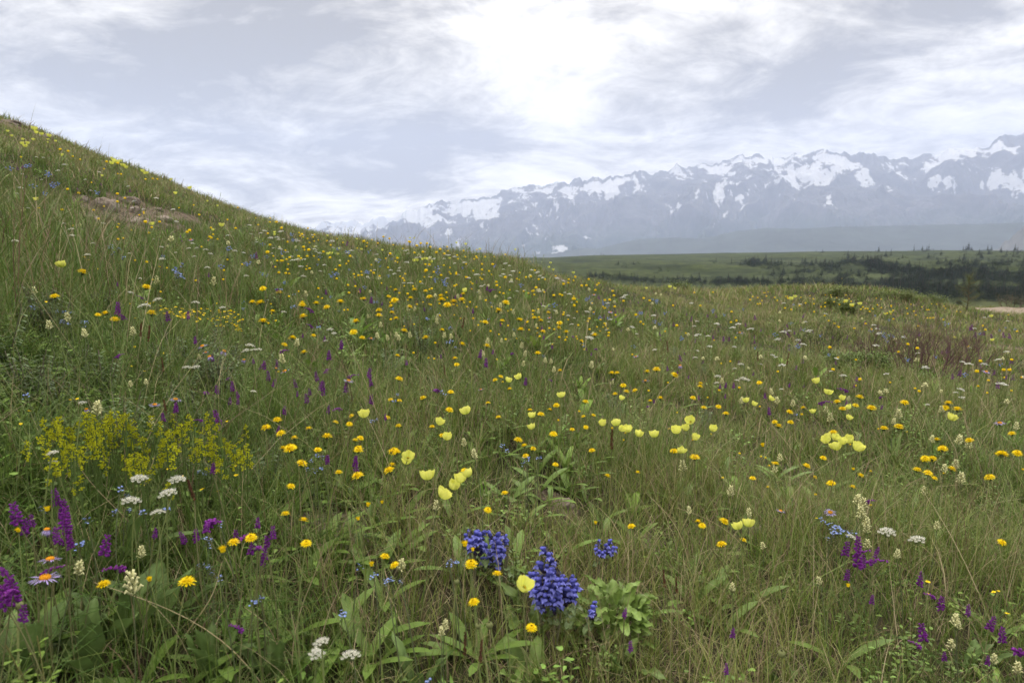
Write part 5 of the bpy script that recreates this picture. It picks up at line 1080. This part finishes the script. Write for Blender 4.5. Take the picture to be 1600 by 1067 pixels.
belt([(1172, 411), (1182, 409), (1215, 414), (1235, 416)], 34, 2.2); belt([(1250, 412), (1280, 413), (1300, 417)], 16, 1.5); belt([(1320, 412), (1350, 409), (1370, 414)], 40, 2.4); belt([(1350, 412), (1390, 420), (1430, 428), (1470, 432)], 110, 4); belt([(1460, 430), (1520, 432), (1600, 436), (1660, 438)], 150, 5)
belt([(1460, 416), (1540, 412), (1600, 414), (1660, 410)], 60, 5); belt([(1240, 442), (1300, 444), (1380, 450), (1450, 458)], 90, 3); belt([(1380, 445), (1480, 455), (1600, 462), (1660, 465)], 260, 6); belt([(920, 434), (1000, 438), (1100, 440), (1240, 444)], 90, 2.5); belt([(1200, 422), (1300, 430), (1400, 436)], 40, 5); belt([(1190, 402), (1600, 400)], 16, 4)
tp += [(x, y, s) for x, y, s in ((1119, 409, .9), (1428, 392, 1.2), (1441, 392, 1), (1448, 392, 1), (1451, 392, 1.3), (1505, 391, .9), (1509, 391, 1), (1513, 391, 1.5), (1518, 391, .8), (1543, 391.5, 1.1), (1549, 391.5, 1), (1586, 392, 1.2), (1590, 392, .9), (1392, 400, 1.2), (1410, 404, .8), (939, 399, .6), (990, 414, .8), (1033, 424, .7), (966, 414, .8), (1157, 414, .7), (1143, 412, 1), (1360, 424, 1), (1357, 426, .8))]
rec = [(*place_plat(a, b), s, a, b) for a, b, s in tp]; rec = [r for r in rec if r[3] < 2150]; rec.sort(key=lambda r: -r[4]/r[3])
for i, (x, y, z, d, s, px, py) in enumerate(rec[:300]):
    o = bpy.data.objects.new('conifer', None); link(o); o.location = (x, y, z-.2); k = rs.randrange(4); sc = s*1.0*rs.uniform(.85, 1.15)*min(1.5, max(.8, d/750)); o.scale = (sc*1.35, sc*1.35, sc); o.rotation_euler = (0, 0, rs.uniform(0, 6.28)); mk('trunk', TM[k][0], o); mk('crown', TM[k][1], o)
    where = 'standing against the mountains on the plateau skyline' if py < 394 else ('in the dark belt across the right of the plateau' if py < 440 and px > 1310 else ('in the thick wood at the right foot of the plateau' if px > 1310 else ('in the small grove on the middle of the plateau' if py < 430 and px > 1160 else 'scattered on the left and lower plateau slope')))
    tag(o, 'dark conifer '+where, 'tree', 'conifers on the far plateau')
items = []
for k, (a, b) in enumerate(TREES):
    R_ = rec[300+k::4]
    if R_:
        g = Geo(); g.join(a); g.join(b); items.append((g, np.array([(r[0], r[1], r[2]-.2) for r in R_]), np.array([r[4]*.95*min(1.5, max(.8, r[3]/750)) for r in R_]), rng.uniform(0, 6.28, len(R_)), np.ones((len(R_), 3))))
# shrubby undergrowth that ties the woods together
g = Geo(); rs2 = random.Random(3)
for k in range(120):
    c = np.array([rs2.gauss(0, .8), rs2.gauss(0, .8), abs(rs2.gauss(.5, .5))]); leaf(g, c, dirv(rs2.uniform(0, 6.28), rs2.uniform(-.2, 1)), .8, .6, jit((.026, .038, .016), .3), segs=1)
U_ = []
for a, b, s in tp:
    for q in range(6):
        x, y, z, d = place_plat(a+rs.gauss(0, 8), b+rs.gauss(.5, 2.0))
        if d < 2100: U_.append((x, y, z, rs.uniform(.9, 2.1)))
U_ = np.array(U_); items.append((g, U_[:, :3], U_[:, 3], rng.uniform(0, 6.28, len(U_)), np.ones((len(U_), 3))))
batch('forest', items, MAT_NEEDLE, 'dense dark woodland and scrub filling the plateau hollows', 'forest')
